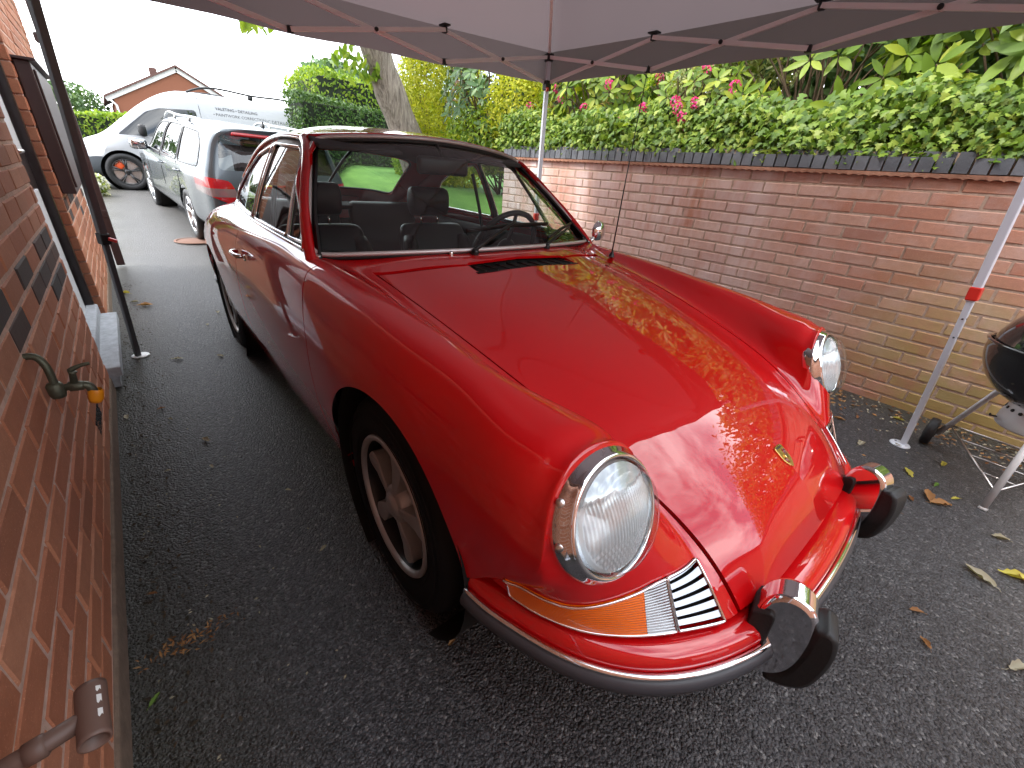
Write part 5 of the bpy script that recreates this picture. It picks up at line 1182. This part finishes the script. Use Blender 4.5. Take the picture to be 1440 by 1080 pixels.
# ------------------------------------------------------------------ fallen leaves and litter
DRY = leaf_mat('dry_leaf', [(0, (.18,.075,.03)), (.5, (.33,.16,.06)), (1, (.45,.27,.12))], .1, .7); YLW = leaf_mat('yellowed_leaf', [(0, (.38,.34,.06)), (1, (.55,.47,.10))], .2, .6); PLE = leaf_mat('pale_leaf', [(0, (.26,.23,.16)), (1, (.42,.38,.28))], .1, .7); GRN = leaf_mat('fresh_leaf', [(0, (.12,.22,.04)), (1, (.25,.36,.08))], .2, .5)
def curled(w, curl, twist):
    V = []; F = []; n = 9
    for i in range(n):
        x = i/(n-1); q = math.sin(math.pi*min(1, x*.92+.06))**.8
        for j in range(5):
            y = (j-2)/2*w/2*q; z = .02+curl*(y/w*2)**2*.22+curl*.30*(x-.5)**2+twist*y*(x-.5)*.8; V.append((x-.5, y, z))
    for i in range(n-1):
        for j in range(4): F.append((i*5+j, (i+1)*5+j, (i+1)*5+j+1, i*5+j+1))
    m = MB(); m.add(V, F); m.tube([(-.5,0,.05),(-.62,.02,.04),(-.72,.05,.02)], .012, 4); return m
def fallen(px, py, size, mat, label, rot=None, w=.42, curl=1., tw=.3, grp=None):
    m = curled(w, curl, tw); me = mesh_data('fallen_leaf', [tuple((np.array(v)*(1+.0)+np.array([.03*math.sin(v[1]*30+px*40), .035*math.sin(v[0]*23+py*50)*(1 if abs(v[1]) > .05 else .2), .03*math.sin(v[0]*17+v[1]*29+px*30)]))*size*.8) for v in m.V], m.F, mat); o = obj('fallen_leaf', me, None, (px, py, .003), (0, 0, random.uniform(0, 6.28) if rot is None else rot)); tag(o, label, 'leaf', grp)
rng = np.random.default_rng(17)
LG = {'d': (DRY, 'dry brown fallen leaf lying on the asphalt', 'brown fallen leaves'), 'y': (YLW, 'yellowed fallen leaf lying on the asphalt', 'yellow fallen leaves'), 'p': (PLE, 'pale bleached fallen leaf lying on the asphalt', 'pale fallen leaves'), 'g': (GRN, 'fresh green fallen leaf lying on the asphalt', 'green fallen leaves')}
SPOTS = [(1115,640,'p',.10),(1305,698,'d',.12),(1322,710,'d',.11),(1277,666,'y',.10),(1325,655,'y',.08),(1316,683,'g',.06),(1343,702,'y',.06),(1381,618,'y',.06),(1262,590,'y',.07),(1262,628,'p',.05),(1375,810,'p',.12),(1405,758,'p',.07),(1425,812,'y',.11),(1438,815,'d',.10),(1300,905,'d',.05),(1430,940,'p',.09),(1255,722,'d',.08),(1280,702,'d',.05),(1210,625,'p',.09),(1288,860,'d',.05),
 (218,985,'g',.040),(215,836,'d',.035),(200,1040,'d',.03),(290,620,'p',.06),(298,657,'p',.035),(236,663,'p',.03),(240,590,'p',.03),(228,575,'d',.045),(178,587,'p',.06),(250,505,'p',.08),(310,501,'p',.07),(292,457,'p',.05),(205,430,'d',.13),(190,425,'p',.07),(176,413,'y',.10),(307,440,'p',.07),(455,772,'p',.035),(635,905,'d',.03),(405,690,'p',.03),(518,560,'p',.02),(1180,590,'d',.08)]
def px_ground(px, py):
    yaw, pit, ro = 2.400593, -.466055, .081549; f = np.array([math.cos(pit)*math.cos(yaw), math.cos(pit)*math.sin(yaw), math.sin(pit)]); r = np.array([math.sin(yaw), -math.cos(yaw), 0]); u = np.cross(r, f); r, u = r*math.cos(ro)+u*math.sin(ro), u*math.cos(ro)-r*math.sin(ro)
    d = f+(px-720)/584.36*r-(py-540)/584.36*u; t = -1.16616/d[2]; return .85181+d[0]*t, -1.12539+d[1]*t
for (px, py, kd, sz) in SPOTS:
    x, y = px_ground(px, py); mt, lb, gp = LG[kd]
    if -1.37 < y < 2.3: fallen(x, y, sz, mt, lb, None, rng.uniform(.32, .5), rng.uniform(.4, 1.3), rng.uniform(-.5, .5), gp)
# shredded leaf litter along the wall feet
def litter(label, n, xr, y0, sp, seed, mat, size):
    rng = np.random.default_rng(seed); x = rng.uniform(*xr, n); y = y0+sp*np.abs(rng.normal(0, 1, n)); P = np.stack([x, y, .004+.004*rng.uniform(size=n)], 1); o = leaves('leaf_litter', T_small(.5), P, np.tile([0, 0, 1.], (n, 1)), size, mat, None, .25, rng=rng); tag(o, label, 'leaf litter', kind='stuff')
litter('fine brown leaf litter along the foot of the garden wall', 900, (-2.5, 3.2), 2.33, -.20, 61, DRY, .030); litter('pale flakes of leaf litter near the garden wall', 520, (-1.0, 3.0), 2.32, -.24, 62, PLE, .022)
litter('dark debris gathered along the foot of the brick house', 700, (-4.5, 1.2), -1.365, .07, 63, leaf_mat('rotted_leaf', [(0, (.02,.016,.01)), (1, (.09,.06,.035))], 0, .8), .016); litter('scattered pale grit and leaf scraps by the brick house', 160, (-4.5, 1.2), -1.35, .22, 64, PLE, .010)
# small twig heap of brown scraps
rng = np.random.default_rng(70); cx_, cy_ = px_ground(262, 905); P = np.array([cx_, cy_, .006])+rng.normal(0, 1, (90, 3))*np.array([.02, .055, .002]); tag(leaves('leaf_scraps', T_small(.3), P, np.tile([0, 0, 1.], (90, 1)), .018, DRY, None, .4, rng=rng), 'little heap of shredded brown leaf scraps on the asphalt', 'leaf litter', kind='stuff')
# ------------------------------------------------------------------ other vehicles
silver = pmat('silver_paint', (.065, .080, .092), .26, metal=.5, coat=.6, coat_rough=.02); vwhite = pmat('van_white', (.36, .37, .385), .4, coat=.25, coat_rough=.2); cladg = pmat('grey_cladding', (.05, .058, .066), .6)
dglass = glass_mat('tinted_glass', (.30, .34, .35)); taill = pmat('tail_lamp_red', (.34, .006, .010), .15, coat=.6); tailg = pmat('tail_lamp_smoke', (.16, .10, .10), .1, coat=1); alloy = pmat('alloy', (.55, .56, .58), .28, metal=1); balloy = pmat('black_alloy', (.012,.012,.013), .25, coat=.5); cali = pmat('orange_caliper', (.75, .10, .02), .4); lampw = pmat('head_lamp_clear', (.62, .66, .70), .08, coat=1)
def text_part(txt, size, mat, parent, M, name='lettering'):
    cu = bpy.data.curves.new('t', 'FONT'); cu.body = txt; cu.size = size; cu.extrude = .0008; cu.resolution_u = 2
    o = bpy.data.objects.new('t', cu); COL.objects.link(o); bpy.context.view_layer.update(); me = bpy.data.meshes.new_from_object(o.evaluated_get(bpy.context.evaluated_depsgraph_get())); bpy.data.objects.remove(o, do_unlink=True); me.name = name; me.materials.clear(); me.materials.append(mat)
    q = obj(name, me, parent); q.matrix_local = M; return q
def road_wheel(parent, loc, sg, R, rim_mat, ns=5, wd=.11, dual=True):
    w = empty('wheel', loc, parent=parent); m = MB(); rr_ = R*.70; m.lathe([(rr_*.9,-wd),(R*.93,-wd),(R,-wd*.75),(R,wd*.7),(R*.965,wd*.95),(R*.86,wd*1.04),(rr_+.01,wd*.95),(rr_*.97,wd*.75)], (0,0,0), (0,sg,0), 48); m.build('tyre', rubber, w)
    rim = empty('rim', parent=w); m = MB(); m.lathe([(rr_*.99,wd*.6),(rr_*1.01,wd*.92),(rr_*.985,wd*.97),(rr_*.93,wd*.85),(rr_*.91,wd*.2),(rr_*.88,-wd*.6)], (0,0,0), (0,sg,0), 48); m.build('rim_lip', rim_mat, rim)
    m = MB(); m.lathe([(rr_*.9,-wd*.3),(.03,-wd*.3)], (0,0,0), (0,sg,0), 32); m.build('brake_disc', alu, rim)
    for i in range(ns):
        for dd in ((-.11, .11) if dual else (0,)):
            a = 2*math.pi*i/ns+.3; m = MB(); p0 = (.045*math.cos(a), sg*wd*.72, .045*math.sin(a)); p1 = (rr_*.95*math.cos(a+dd), sg*wd*.80, rr_*.95*math.sin(a+dd)); m.tube([p0, lerp(p0, p1, .5), p1], [.017,.014,.018], 6); m.build('spoke', rim_mat, rim)
    m = MB(); m.lathe([(.062,wd*.45),(.058,wd*.78),(.03,wd*.86),(0,wd*.87)], (0,0,0), (0,sg,0), 20); m.build('hub_cap', rim_mat, rim); return w
# ---- silver estate: local +x forwards, origin on the ground under the rear axle
ES = empty('estate_car', (-6.64, .387, float(gz(-6.64))-.0), 0, 'silver estate car with roof rails parked behind the red sports car, seen from the rear', 'car')
ES.rotation_euler = (0, -.060, math.pi+.082)
sec = [(.66,.20),(.84,.30),(.885,.56),(.885,.78),(.868,.93),(.815,1.06),(.715,1.28),(.625,1.385),(.40,1.43),(0,1.445)]
def S(x, wy=1., top=0., low=0., over=None, dx=None):
    o = []
    for i, (y, z) in enumerate(sec):
        zz = z-(top*max(0, (z-.90)/.545) if z > .9 else 0); o.append((x+(dx[i] if dx is not None else 0), y*wy, zz+low*(z < .4)))
    return o
tdx = np.array([.10,.0,-.04,-.03,.0,.03,.07,.06,.045,.04])
net = []
for q in (0, .35, .7): net.append([(-1.06-.03*(1-q)+d*1.0, y*.90*q, z if i < 7 else z-.015) for i, ((y, z), d) in enumerate(zip(sec, tdx))])
net += [[(-1.02+d, y*.915, z-(.01 if i > 6 else 0)) for i, ((y, z), d) in enumerate(zip(sec, tdx))], S(-.86, .955), S(-.45, .99), S(0, 1.0), S(.8, 1.0), S(1.4, 1.0, .0), S(1.75, 1.0, .03), S(2.05, 1., .16), S(2.35, 1., .36), S(2.62, .99, .50), S(3.0, .97, .53), S(3.35, .90, .60), S(3.5, .74, .68)]
E_ = Surf(net); ep = E_.grid((0, len(net)-1), (0, 9), 190, 90).outward((0, 1, .4)); ec = lambda c: (lambda x, y, z: np.hypot(x-c, z-.325)-.362)
ep = ep.clip(ec(0)).clip(ec(2.76))
zb = lambda x: .945+.012*np.clip(x, -1, 2)
wA = poly_sdf(rounded([(2.28,.975),(1.66,1.335),(1.17,1.36),(1.20,.965)], .03)); wB = poly_sdf(rounded([(1.12,.965),(1.09,1.36),(.42,1.355),(.28,1.30),(.22,.955)], .03)); wC = poly_sdf(rounded([(.14,.955),(.20,1.29),(.30,1.345),(-.46,1.325),(-.66,1.22),(-.72,.975)], .04))
rwi = poly_sdf(rounded([(-.68,.975),(.68,.975),(.60,1.335),(-.60,1.335)], .05)); wsd = poly_sdf(rounded([(2.34,-.66),(1.82,-.55),(1.82,.55),(2.34,.66)], .05))
gl = [lambda x, y, z: np.where(x > -.80, np.maximum.reduce([wA(x, z), wB(x, z), wC(x, z)]), -1.), lambda x, y, z: np.where(x < -.86, rwi(y, z), -1.), lambda x, y, z: np.where((z > .95) & (np.abs(y) < .68) & (x > 1.8), wsd(x, y), -1.)]
full = ep.join(ep.mirror()); bodyp = full
for g_ in gl: bodyp = bodyp.clip(lambda x, y, z, g_=g_: -g_(x, y, z))
tlz = poly_sdf(rounded([(.88,.90),(.60,.86),(.50,.60),(.56,.58),(.87,.72)], .04)); tl_f = lambda x, y, z: np.where(x < -.62, np.minimum(tlz(np.abs(y), z), 1.), -1.)
eb = bodyp.clip(lambda x, y, z: -tl_f(x, y, z)).clip(lambda x, y, z: z-.30).build('body', silver, ES, flange=.01)
bodyp.clip(lambda x, y, z: .298-z).build('skirt', silver, ES)
for g_, nm in zip(gl, ('side_windows', 'rear_window', 'windscreen')):
    p_ = full.clip(lambda x, y, z: g_(x, y, z)+.004).offset(-.004)
    if nm == 'side_windows':
        for s_ in (1, -1):
            for w_ in (wA, wB, wC): 
                h_ = p_.clip(lambda x, y, z: s_*y).clip(lambda x, y, z: w_(x, z)+.004); o = h_.build('side_window', dglass, ES); m = MB(); m.tube(resample(h_.loop_pts(), 90), .011, 6, closed=True); m.build('frame', black, o)
    else: p_.build(nm, dglass, ES)
for s_ in (1, -1):
    t_ = full.clip(lambda x, y, z: tl_f(x, y, z)+.002).clip(lambda x, y, z: s_*y).offset(.006); mid = lambda x, y, z: .045-np.abs(z-.735)
    tl = empty('tail_lamp', parent=ES); t_.clip(lambda x, y, z: -mid(x, y, z)).build('red_lens', taill, tl, flange=.015); t_.clip(mid).build('smoked_lens', tailg, tl, flange=.015)
    m = MB(); rl = crv([(1.75, s_*.60, 1.395),(1.60, s_*.60, 1.445),(1.0, s_*.615, 1.468),(.2, s_*.61, 1.462),(-.45, s_*.59, 1.435),(-.72, s_*.58, 1.395)], 40); m.tube(rl, .016, 8)
    for xx in (1.0, .2): m.box((xx, s_*.61, 1.435), (.07, .022, .06))
    m.build('roof_rail', alloy, ES)
    mi = empty('wing_mirror', parent=ES); m = MB(); m.box((1.98, s_*.98, 1.00), (.12, .22, .15), bev=.045); m.build('mirror_shell', silver, mi); m = MB(); m.box((1.93, s_*.99, 1.0), (.03, .18, .115), bev=.012); m.build('mirror_glass', chrome, mi); m = MB(); m.tube([(1.98, s_*.84, .955),(1.98, s_*.93, .97)], .022, 6); m.build('mirror_arm', black, mi)
    for xc in (0, 2.76): road_wheel(ES, (xc, s_*.765, .318), s_, .318, alloy, 5)
    for xc in (0, 2.76): m = MB(); m.lathe([(.03, 0), (.37, 0), (.37, .22)], (xc, s_*.60, .325), (0, s_, 0), 30); m.build('arch_liner', deep, ES)
    for xx in (1.0, -.02): m = MB(); m.tube(crv([(xx, s_*.875, .845),(xx+.05, s_*.91, .848),(xx+.16, s_*.91, .85),(xx+.20, s_*.875, .85)], 10), .013, 6); m.build('door_handle', silver, ES)
    for xs_ in ([(1.16,.95),(1.17,.6),(1.15,.32)], [(.18,.95),(.16,.70),(.30,.52)], [(2.18,.93),(2.22,.6),(2.2,.32)]):
        P_ = crv([(a, s_*.887, b) for a, b in xs_], 12); yy_ = [np.interp(p[2], [.3,.56,.78,.93], [.84,.886,.886,.869])*s_ for p in P_]; P_[:, 1] = yy_; m = MB(); m.tube(P_, .004, 5); m.build('door_gap', deep, ES)
m = MB(); m.box((-1.015, 0, 1.352), (.07, .96, .035), Matrix.Rotation(.2, 3, 'Y'), bev=.01); m.build('brake_light', taill, ES); m = MB(); m.box((-.60, 0, 1.465), (.10, .028, .035), bev=.008); m.box((-.63, 0, 1.49), (.03, .018, .05), bev=.006); m.build('roof_aerial', black, ES)
m = MB(); m.tube(crv([(-.70, .83, .46),(-1.0, .70, .47),(-1.13, .35, .47),(-1.15, 0, .47),(-1.13, -.35, .47),(-1.0, -.70, .47),(-.70, -.83, .46)], 40), .022, 8); m.build('bumper_moulding', silver, ES)
m = MB(); m.box((-1.10, 0, .78), (.02, .52, .115), bev=.004); m.build('number_plate', pmat('yellow_plate', (.70,.52,.05), .4), ES)
m = MB(); m.box((-1.09, 0, .27), (.08, 1.1, .10), bev=.02); m.build('rear_valance', black, ES); m = MB(); m.box((.9, 0, .26), (3.6, 1.3, .08)); m.build('underbody', deep, ES)
for s_ in (1, -1): m = MB(); m.box((1.35, s_*.35, .75), (.16, .46, .62), Matrix.Rotation(-.25, 3, 'Y'), bev=.06); m.box((1.25, s_*.35, 1.14), (.10, .26, .18), bev=.04); m.build('seat', vinyl, ES)
text_part('C220', .062, alloy, ES, Matrix.Translation((-1.098, .44, .895)) @ Matrix(((0,0,-1,0),(-1,0,0,0),(0,1,0,0),(0,0,0,1)))); text_part('CDI', .062, alloy, ES, Matrix.Translation((-1.098, -.28, .895)) @ Matrix(((0,0,-1,0),(-1,0,0,0),(0,1,0,0),(0,0,0,1))))
# ---- white van standing across the drive: local +x forwards, origin under the front axle
VN = empty('van', (-12.52, -.92, float(gz(-12))), -math.pi/2, 'white van with detailing lettering and black wheels standing across the drive', 'van')
vs = [(.78,.25),(.91,.33),(.945,.65),(.945,1.0),(.925,1.28),(.865,1.66),(.79,1.86),(.55,1.945),(0,1.97)]
def Vn(x, wy=1., h=1.97, k=None):
    o = []
    for y, z in vs: zz = z if z < .66 else .65+(z-.65)*(h-.65)/1.32; o.append((x, y*wy, zz))
    return o
net = [[(-4.02, y*q, z) for y, z in vs] for q in (0, .5)]+[[(-4.0, y*.96, z) for y, z in vs], Vn(-3.8), Vn(-3), Vn(-2), Vn(-1.45), Vn(-1.1, 1, 1.935), Vn(-.75, 1, 1.78), Vn(-.35, 1, 1.50), Vn(.02, .99, 1.18), Vn(.30, .96, .99), Vn(.55, .88, .88), Vn(.68, .72, .76), Vn(.74, .40, .70)]
vp = Surf(net).grid((0, len(net)-1), (0, 8), 190, 80).outward((0, 1, .4)).clip(lambda x, y, z: np.hypot(x, z-.34)-.395).clip(lambda x, y, z: np.hypot(x+3.2, z-.34)-.395)
wD = poly_sdf(rounded([(-.02,1.02),(-.56,1.47),(-.80,1.56),(-1.42,1.60),(-1.46,1.03)], .04)); wE = poly_sdf(rounded([(-1.16,-.62),(-.16,-.72),(-.16,.72),(-1.16,.62)], .06))
fullv = vp.join(vp.mirror()); gv = [lambda x, y, z: np.where(np.abs(y) > .70, wD(x, z), -1.), lambda x, y, z: np.where((z > 1.05) & (np.abs(y) < .74), wE(x, y), -1.)]
hlz = poly_sdf(rounded([(.56,.74),(.28,.83),(.20,.80),(.30,.62),(.58,.58)], .03)); hl_f = lambda x, y, z: np.where(np.abs(y) > .3, hlz(x, z), -1.)
clad = lambda x, y, z: np.where(x > -.55, .60-z+.0*x, .34-z)
vb_ = fullv
for g_ in gv: vb_ = vb_.clip(lambda x, y, z, g_=g_: -g_(x, y, z))
vb_ = vb_.clip(lambda x, y, z: -hl_f(x, y, z)); vb_.clip(lambda x, y, z: -clad(x, y, z)).build('body', vwhite, VN, flange=.01); vb_.clip(clad).build('lower_cladding', cladg, VN, flange=.01)
for g_, nm in zip(gv, ('door_window', 'windscreen')):
    p_ = fullv.clip(lambda x, y, z: g_(x, y, z)+.003).offset(-.005)
    if nm == 'door_window':
        for s_ in (1, -1): p_.clip(lambda x, y, z: s_*y).build(nm, dglass, VN)
    else: p_.build(nm, dglass, VN)
fullv.clip(lambda x, y, z: x+1.9).clip(lambda x, y, z: .45-x).clip(lambda x, y, z: z-.7).offset(-.06).build('cab_lining', pmat('cab_grey', (.10,.10,.105), .8), VN)
for s_ in (1, -1):
    fullv.clip(lambda x, y, z: hl_f(x, y, z)+.003).clip(lambda x, y, z: s_*y).offset(.003).build('head_lamp', lampw, VN, flange=.01)
    m = MB(); m.tube(crv([(-1.35, s_*.74, 1.925),(-1.55, s_*.74, 2.01),(-2.6, s_*.74, 2.03),(-3.5, s_*.74, 2.01),(-3.75, s_*.74, 1.93)], 30), .020, 8); m.box((-2.55, s_*.74, 1.98), (.10, .03, .09)); m.build('roof_rail', black, VN)
    for xc in (0, -3.2):
        w_ = road_wheel(VN, (xc, s_*.83, .34), s_, .34, balloy, 5, .12); m = MB(); m.box((.10, s_*.02, .10), (.16, .05, .12), Matrix.Rotation(.7, 3, 'Y'), bev=.02); m.build('brake_caliper', cali, w_)
        m = MB(); m.lathe([(.03, 0), (.40, 0), (.40, .25)], (xc, s_*.66, .34), (0, s_, 0), 30); m.build('arch_liner', deep, VN)
    m = MB(); m.box((-.42, s_*1.05, 1.12), (.13, .20, .22), bev=.05); m.build('wing_mirror', black, VN)
    P_ = [(-1.50, s_*np.interp(z_, [.33,.65,1.0,1.28,1.66,1.86], [.912,.947,.947,.927,.867,.80]), z_) for z_ in np.linspace(.36, 1.84, 24)]; m = MB(); m.tube(P_, .005, 5); m.build('door_gap', deep, VN)
m = MB(); m.box((.70, 0, .62), (.05, .62, .16), bev=.02); m.build('grille', black, VN); m = MB(); m.box((-1.6, 0, .28), (4.4, 1.4, .10)); m.build('underbody', deep, VN)
ink = pmat('grey_lettering', (.03,.03,.034), .6)
def vtxt(t_, size, x, z):
    q = Matrix(((-1,0,0,0),(0,0,1,0),(0,1,0,0),(0,0,0,1))); y = float(np.interp(z, [1.0,1.28,1.66,1.86], [.945,.925,.865,.79]))+.004
    sl = math.atan2(.06, .38)
    for w_ in t_.split(' '):
        o = text_part(w_, size, ink, VN, Matrix.Translation((x, y, z)) @ q @ Matrix.Rotation(-sl, 4, 'X')); x -= max(v.co.x for v in o.data.vertices)+size*.30
vtxt('VALETING • DETAILING', .078, -1.80, 1.66); vtxt('• PAINTWORK CORRECTION', .078, -1.74, 1.545); vtxt('JC DETAILING', .092, -2.78, 1.525)
# ------------------------------------------------------------------ bungalow in the distance
BG = empty('bungalow', (-30, 2.45, .3), 0, 'distant red brick bungalow with white bargeboards behind the van', 'house')
bgm = pmat('bungalow_brick', (.42,.165,.09), .85); k = NT(bgm); bt = k.n('ShaderNodeTexBrick'); bt.inputs['Scale'].default_value = 4.4; bt.inputs['Color1'].default_value = (.21,.052,.018,1); bt.inputs['Color2'].default_value = (.18,.044,.016,1); bt.inputs['Mortar'].default_value = (.20,.075,.04,1); bt.inputs['Mortar Size'].default_value = .02
tcx = k.n('ShaderNodeTexCoord'); mpx = k.n('ShaderNodeMapping'); mpx.inputs['Rotation'].default_value = (math.pi/2, 0, math.pi/2); k.l(tcx.outputs['Object'], mpx.inputs[0]); k.l(mpx.outputs[0], bt.inputs['Vector']); k.l(bt.outputs[0], k.b.inputs['Base Color'])
m = MB(); hw = 2.75; m.prism([(-hw,0),(hw,0),(hw,2.75),(0,4.22),(-hw,2.75)], 0, -8, lambda a, b, h: (h, a, b)); m.build('walls', bgm, BG, smooth=False)
wbd = pmat('white_board', (.60,.60,.58), .6)
for s_ in (1, -1):
    m = MB(); a, b = np.array([.08, s_*3.05, 2.66]), np.array([.08, 0, 4.32]); bar(m, a, b, .04, .20); m.build('bargeboard', wbd, BG, smooth=False)
    m = MB(); V = [(.22, s_*3.1, 2.72),(.22, 0, 4.42),(-8.2, 0, 4.42),(-8.2, s_*3.1, 2.72)]; V += [(x, y, z+.09) for x, y, z in V]; m.add(V, [(0,1,2,3),(4,7,6,5),(0,4,5,1),(1,5,6,2),(2,6,7,3),(3,7,4,0)]); m.build('roof', tile, BG, smooth=False)
m = MB(); m.box((.03, -.9, 1.75), (.08, 2.0, 1.25)); wn = m.build('window', wbd, BG, smooth=False)
for i in range(3): m = MB(); m.box((.075, -1.52+.62*i, 1.75), (.02, .54, 1.08)); m.build('pane', pmat('far_glass', (.12,.15,.16), .08, coat=1), wn, smooth=False)
m = MB(); m.tube([(.12,-2.95,2.7),(.10,-2.72,2.45),(.10,-2.70,0)], .05, 8); m.build('drainpipe', wbd, BG); m = MB(); m.box((-.6, -.9, 4.05), (.3, .3, .5)); m.build('roof_vent', tile, BG, smooth=False); m = MB(); m.tube([(-1,.2,4.4),(-1,.2,5.1)], .02, 5); m.tube([(-1,-.5,5.05),(-1,.6,5.1)], .02, 5); m.build('television_aerial', alu, BG)
# ------------------------------------------------------------------ kettle barbecue
BQ = empty('barbecue', (0, 0, 0), 0, 'black kettle barbecue on aluminium tripod legs beside the garden wall', 'barbecue')
calu = pmat('cast_aluminium', (.55,.55,.56), .5, metal=.25)
enam = pmat('black_enamel_kettle', (.008,.008,.009), .12, coat=1); C = np.array([1.205, 1.705, .665]); Rb = .282
m = MB(); m.lathe([(0,-.265),(.06,-.26)]+[(Rb*math.sin(t), -Rb*.94*math.cos(t)) for t in np.linspace(.30, math.pi/2, 16)]+[(Rb+.008,.006),(Rb+.008,.012),(Rb-.004,.012)], C, (0,0,1), 48); m.build('bowl', enam, BQ)
LA = (-.30, -.02, .95)
m = MB(); m.lathe([(Rb+.014,-.022),(Rb+.014,.008)]+[(Rb*1.03*math.cos(t), .008+.205*math.sin(t)) for t in np.linspace(.08, math.pi/2, 14)], C+np.array([.02,0,.035]), LA, 48); ld = m.build('lid', enam, BQ)
m = MB(); m.tube(crv([C+np.array([-.06,-.05,.25]), C+np.array([-.06,-.05,.30]), C+np.array([-.06,.07,.30]), C+np.array([-.06,.07,.25])], 14), .011, 8); m.build('lid_handle', black, ld)
m = MB(); m.lathe([(.105,-.245),(.118,-.30),(.120,-.345),(.112,-.352),(.0,-.352)], C, (0,0,1), 32); a_ = m.build('ash_catcher', calu, BQ)
for i in range(20):
    t = 2*math.pi*i/20; m = MB(); m.lathe([(0,.002),(.0075,.002),(.0075,-.002)], C+np.array([.111*math.cos(t), .111*math.sin(t), -.268]), (math.cos(t), math.sin(t), .2), 8); m.build('vent_hole', nodem, a_)
m = MB(); m.tube([C+np.array([-.118,-.03,-.325]), C+np.array([-.14,-.05,-.322]), C+np.array([-.142,-.06,-.312])], .004, 5); m.build('vent_lever', nodem, a_)
feet = [np.array([1.196,1.426,.0]), np.array([.960,1.945,.075]), np.array([1.44,1.93,.075])]
for i, f_ in enumerate(feet):
    d = f_-C; d[2] = 0; d /= np.linalg.norm(d); top_ = C+d*.185+np.array([0,0,-.205]); m = MB(); m.tube([top_, f_], .0125, 12); lg = m.build('leg', calu, BQ)
    if i == 0: m = MB(); m.lathe([(.015,.012),(.0155,.0),(.0,0)], f_, tuple(top_-f_), 12); m.build('foot_cap', white, lg)
    else:
        ax = nrm((feet[2]-feet[1])); m = MB(); sgn_ = -1 if i == 1 else 1; m.lathe([(.02,-.022),(.060,-.022),(.074,-.018),(.076,-.008),(.076,.008),(.074,.018),(.060,.022),(.02,.022)], f_+ax*sgn_*.03, tuple(ax), 32); w_ = m.build('wheel', rubber, BQ); m = MB(); m.lathe([(.0,.026),(.028,.024),(.03,-.024)], f_+ax*sgn_*.03, tuple(ax), 16); m.build('wheel_hub', black, w_)
m = MB(); lo = [lerp(C+nrm(f_*np.array([1,1,0])-C*np.array([1,1,0]))*.185+np.array([0,0,-.205]), f_, .80) for f_ in feet]
for a, b in ((0,1),(1,2),(2,0)): m.tube([lo[a], lo[b]], .004, 6)
for q in (.25, .5, .75): m.tube([lerp(lo[0], lo[1], q), lerp(lo[0], lo[2], q)], .003, 5)
m.build('wire_shelf', alu, BQ)
# ------------------------------------------------------------------ drain cover
dcm = pmat('rusty_iron', (.16,.085,.06), .8); dz = float(gz(-6.5)); d_ = empty('drain_cover', (-6.42, -.50, dz), 0, 'round rusty drain cover in the drive by the silver estate car', 'drain cover'); m = MB(); m.lathe([(0,.006),(.20,.006),(.21,.004),(.215,0)], (0,0,0), (0,0,1), 32); m.build('cover', dcm, d_); m = MB(); m.lathe([(.217,.002),(.222,.009),(.25,.009),(.255,.0)], (0,0,0), (0,0,1), 32); m.build('frame', dcm, d_)
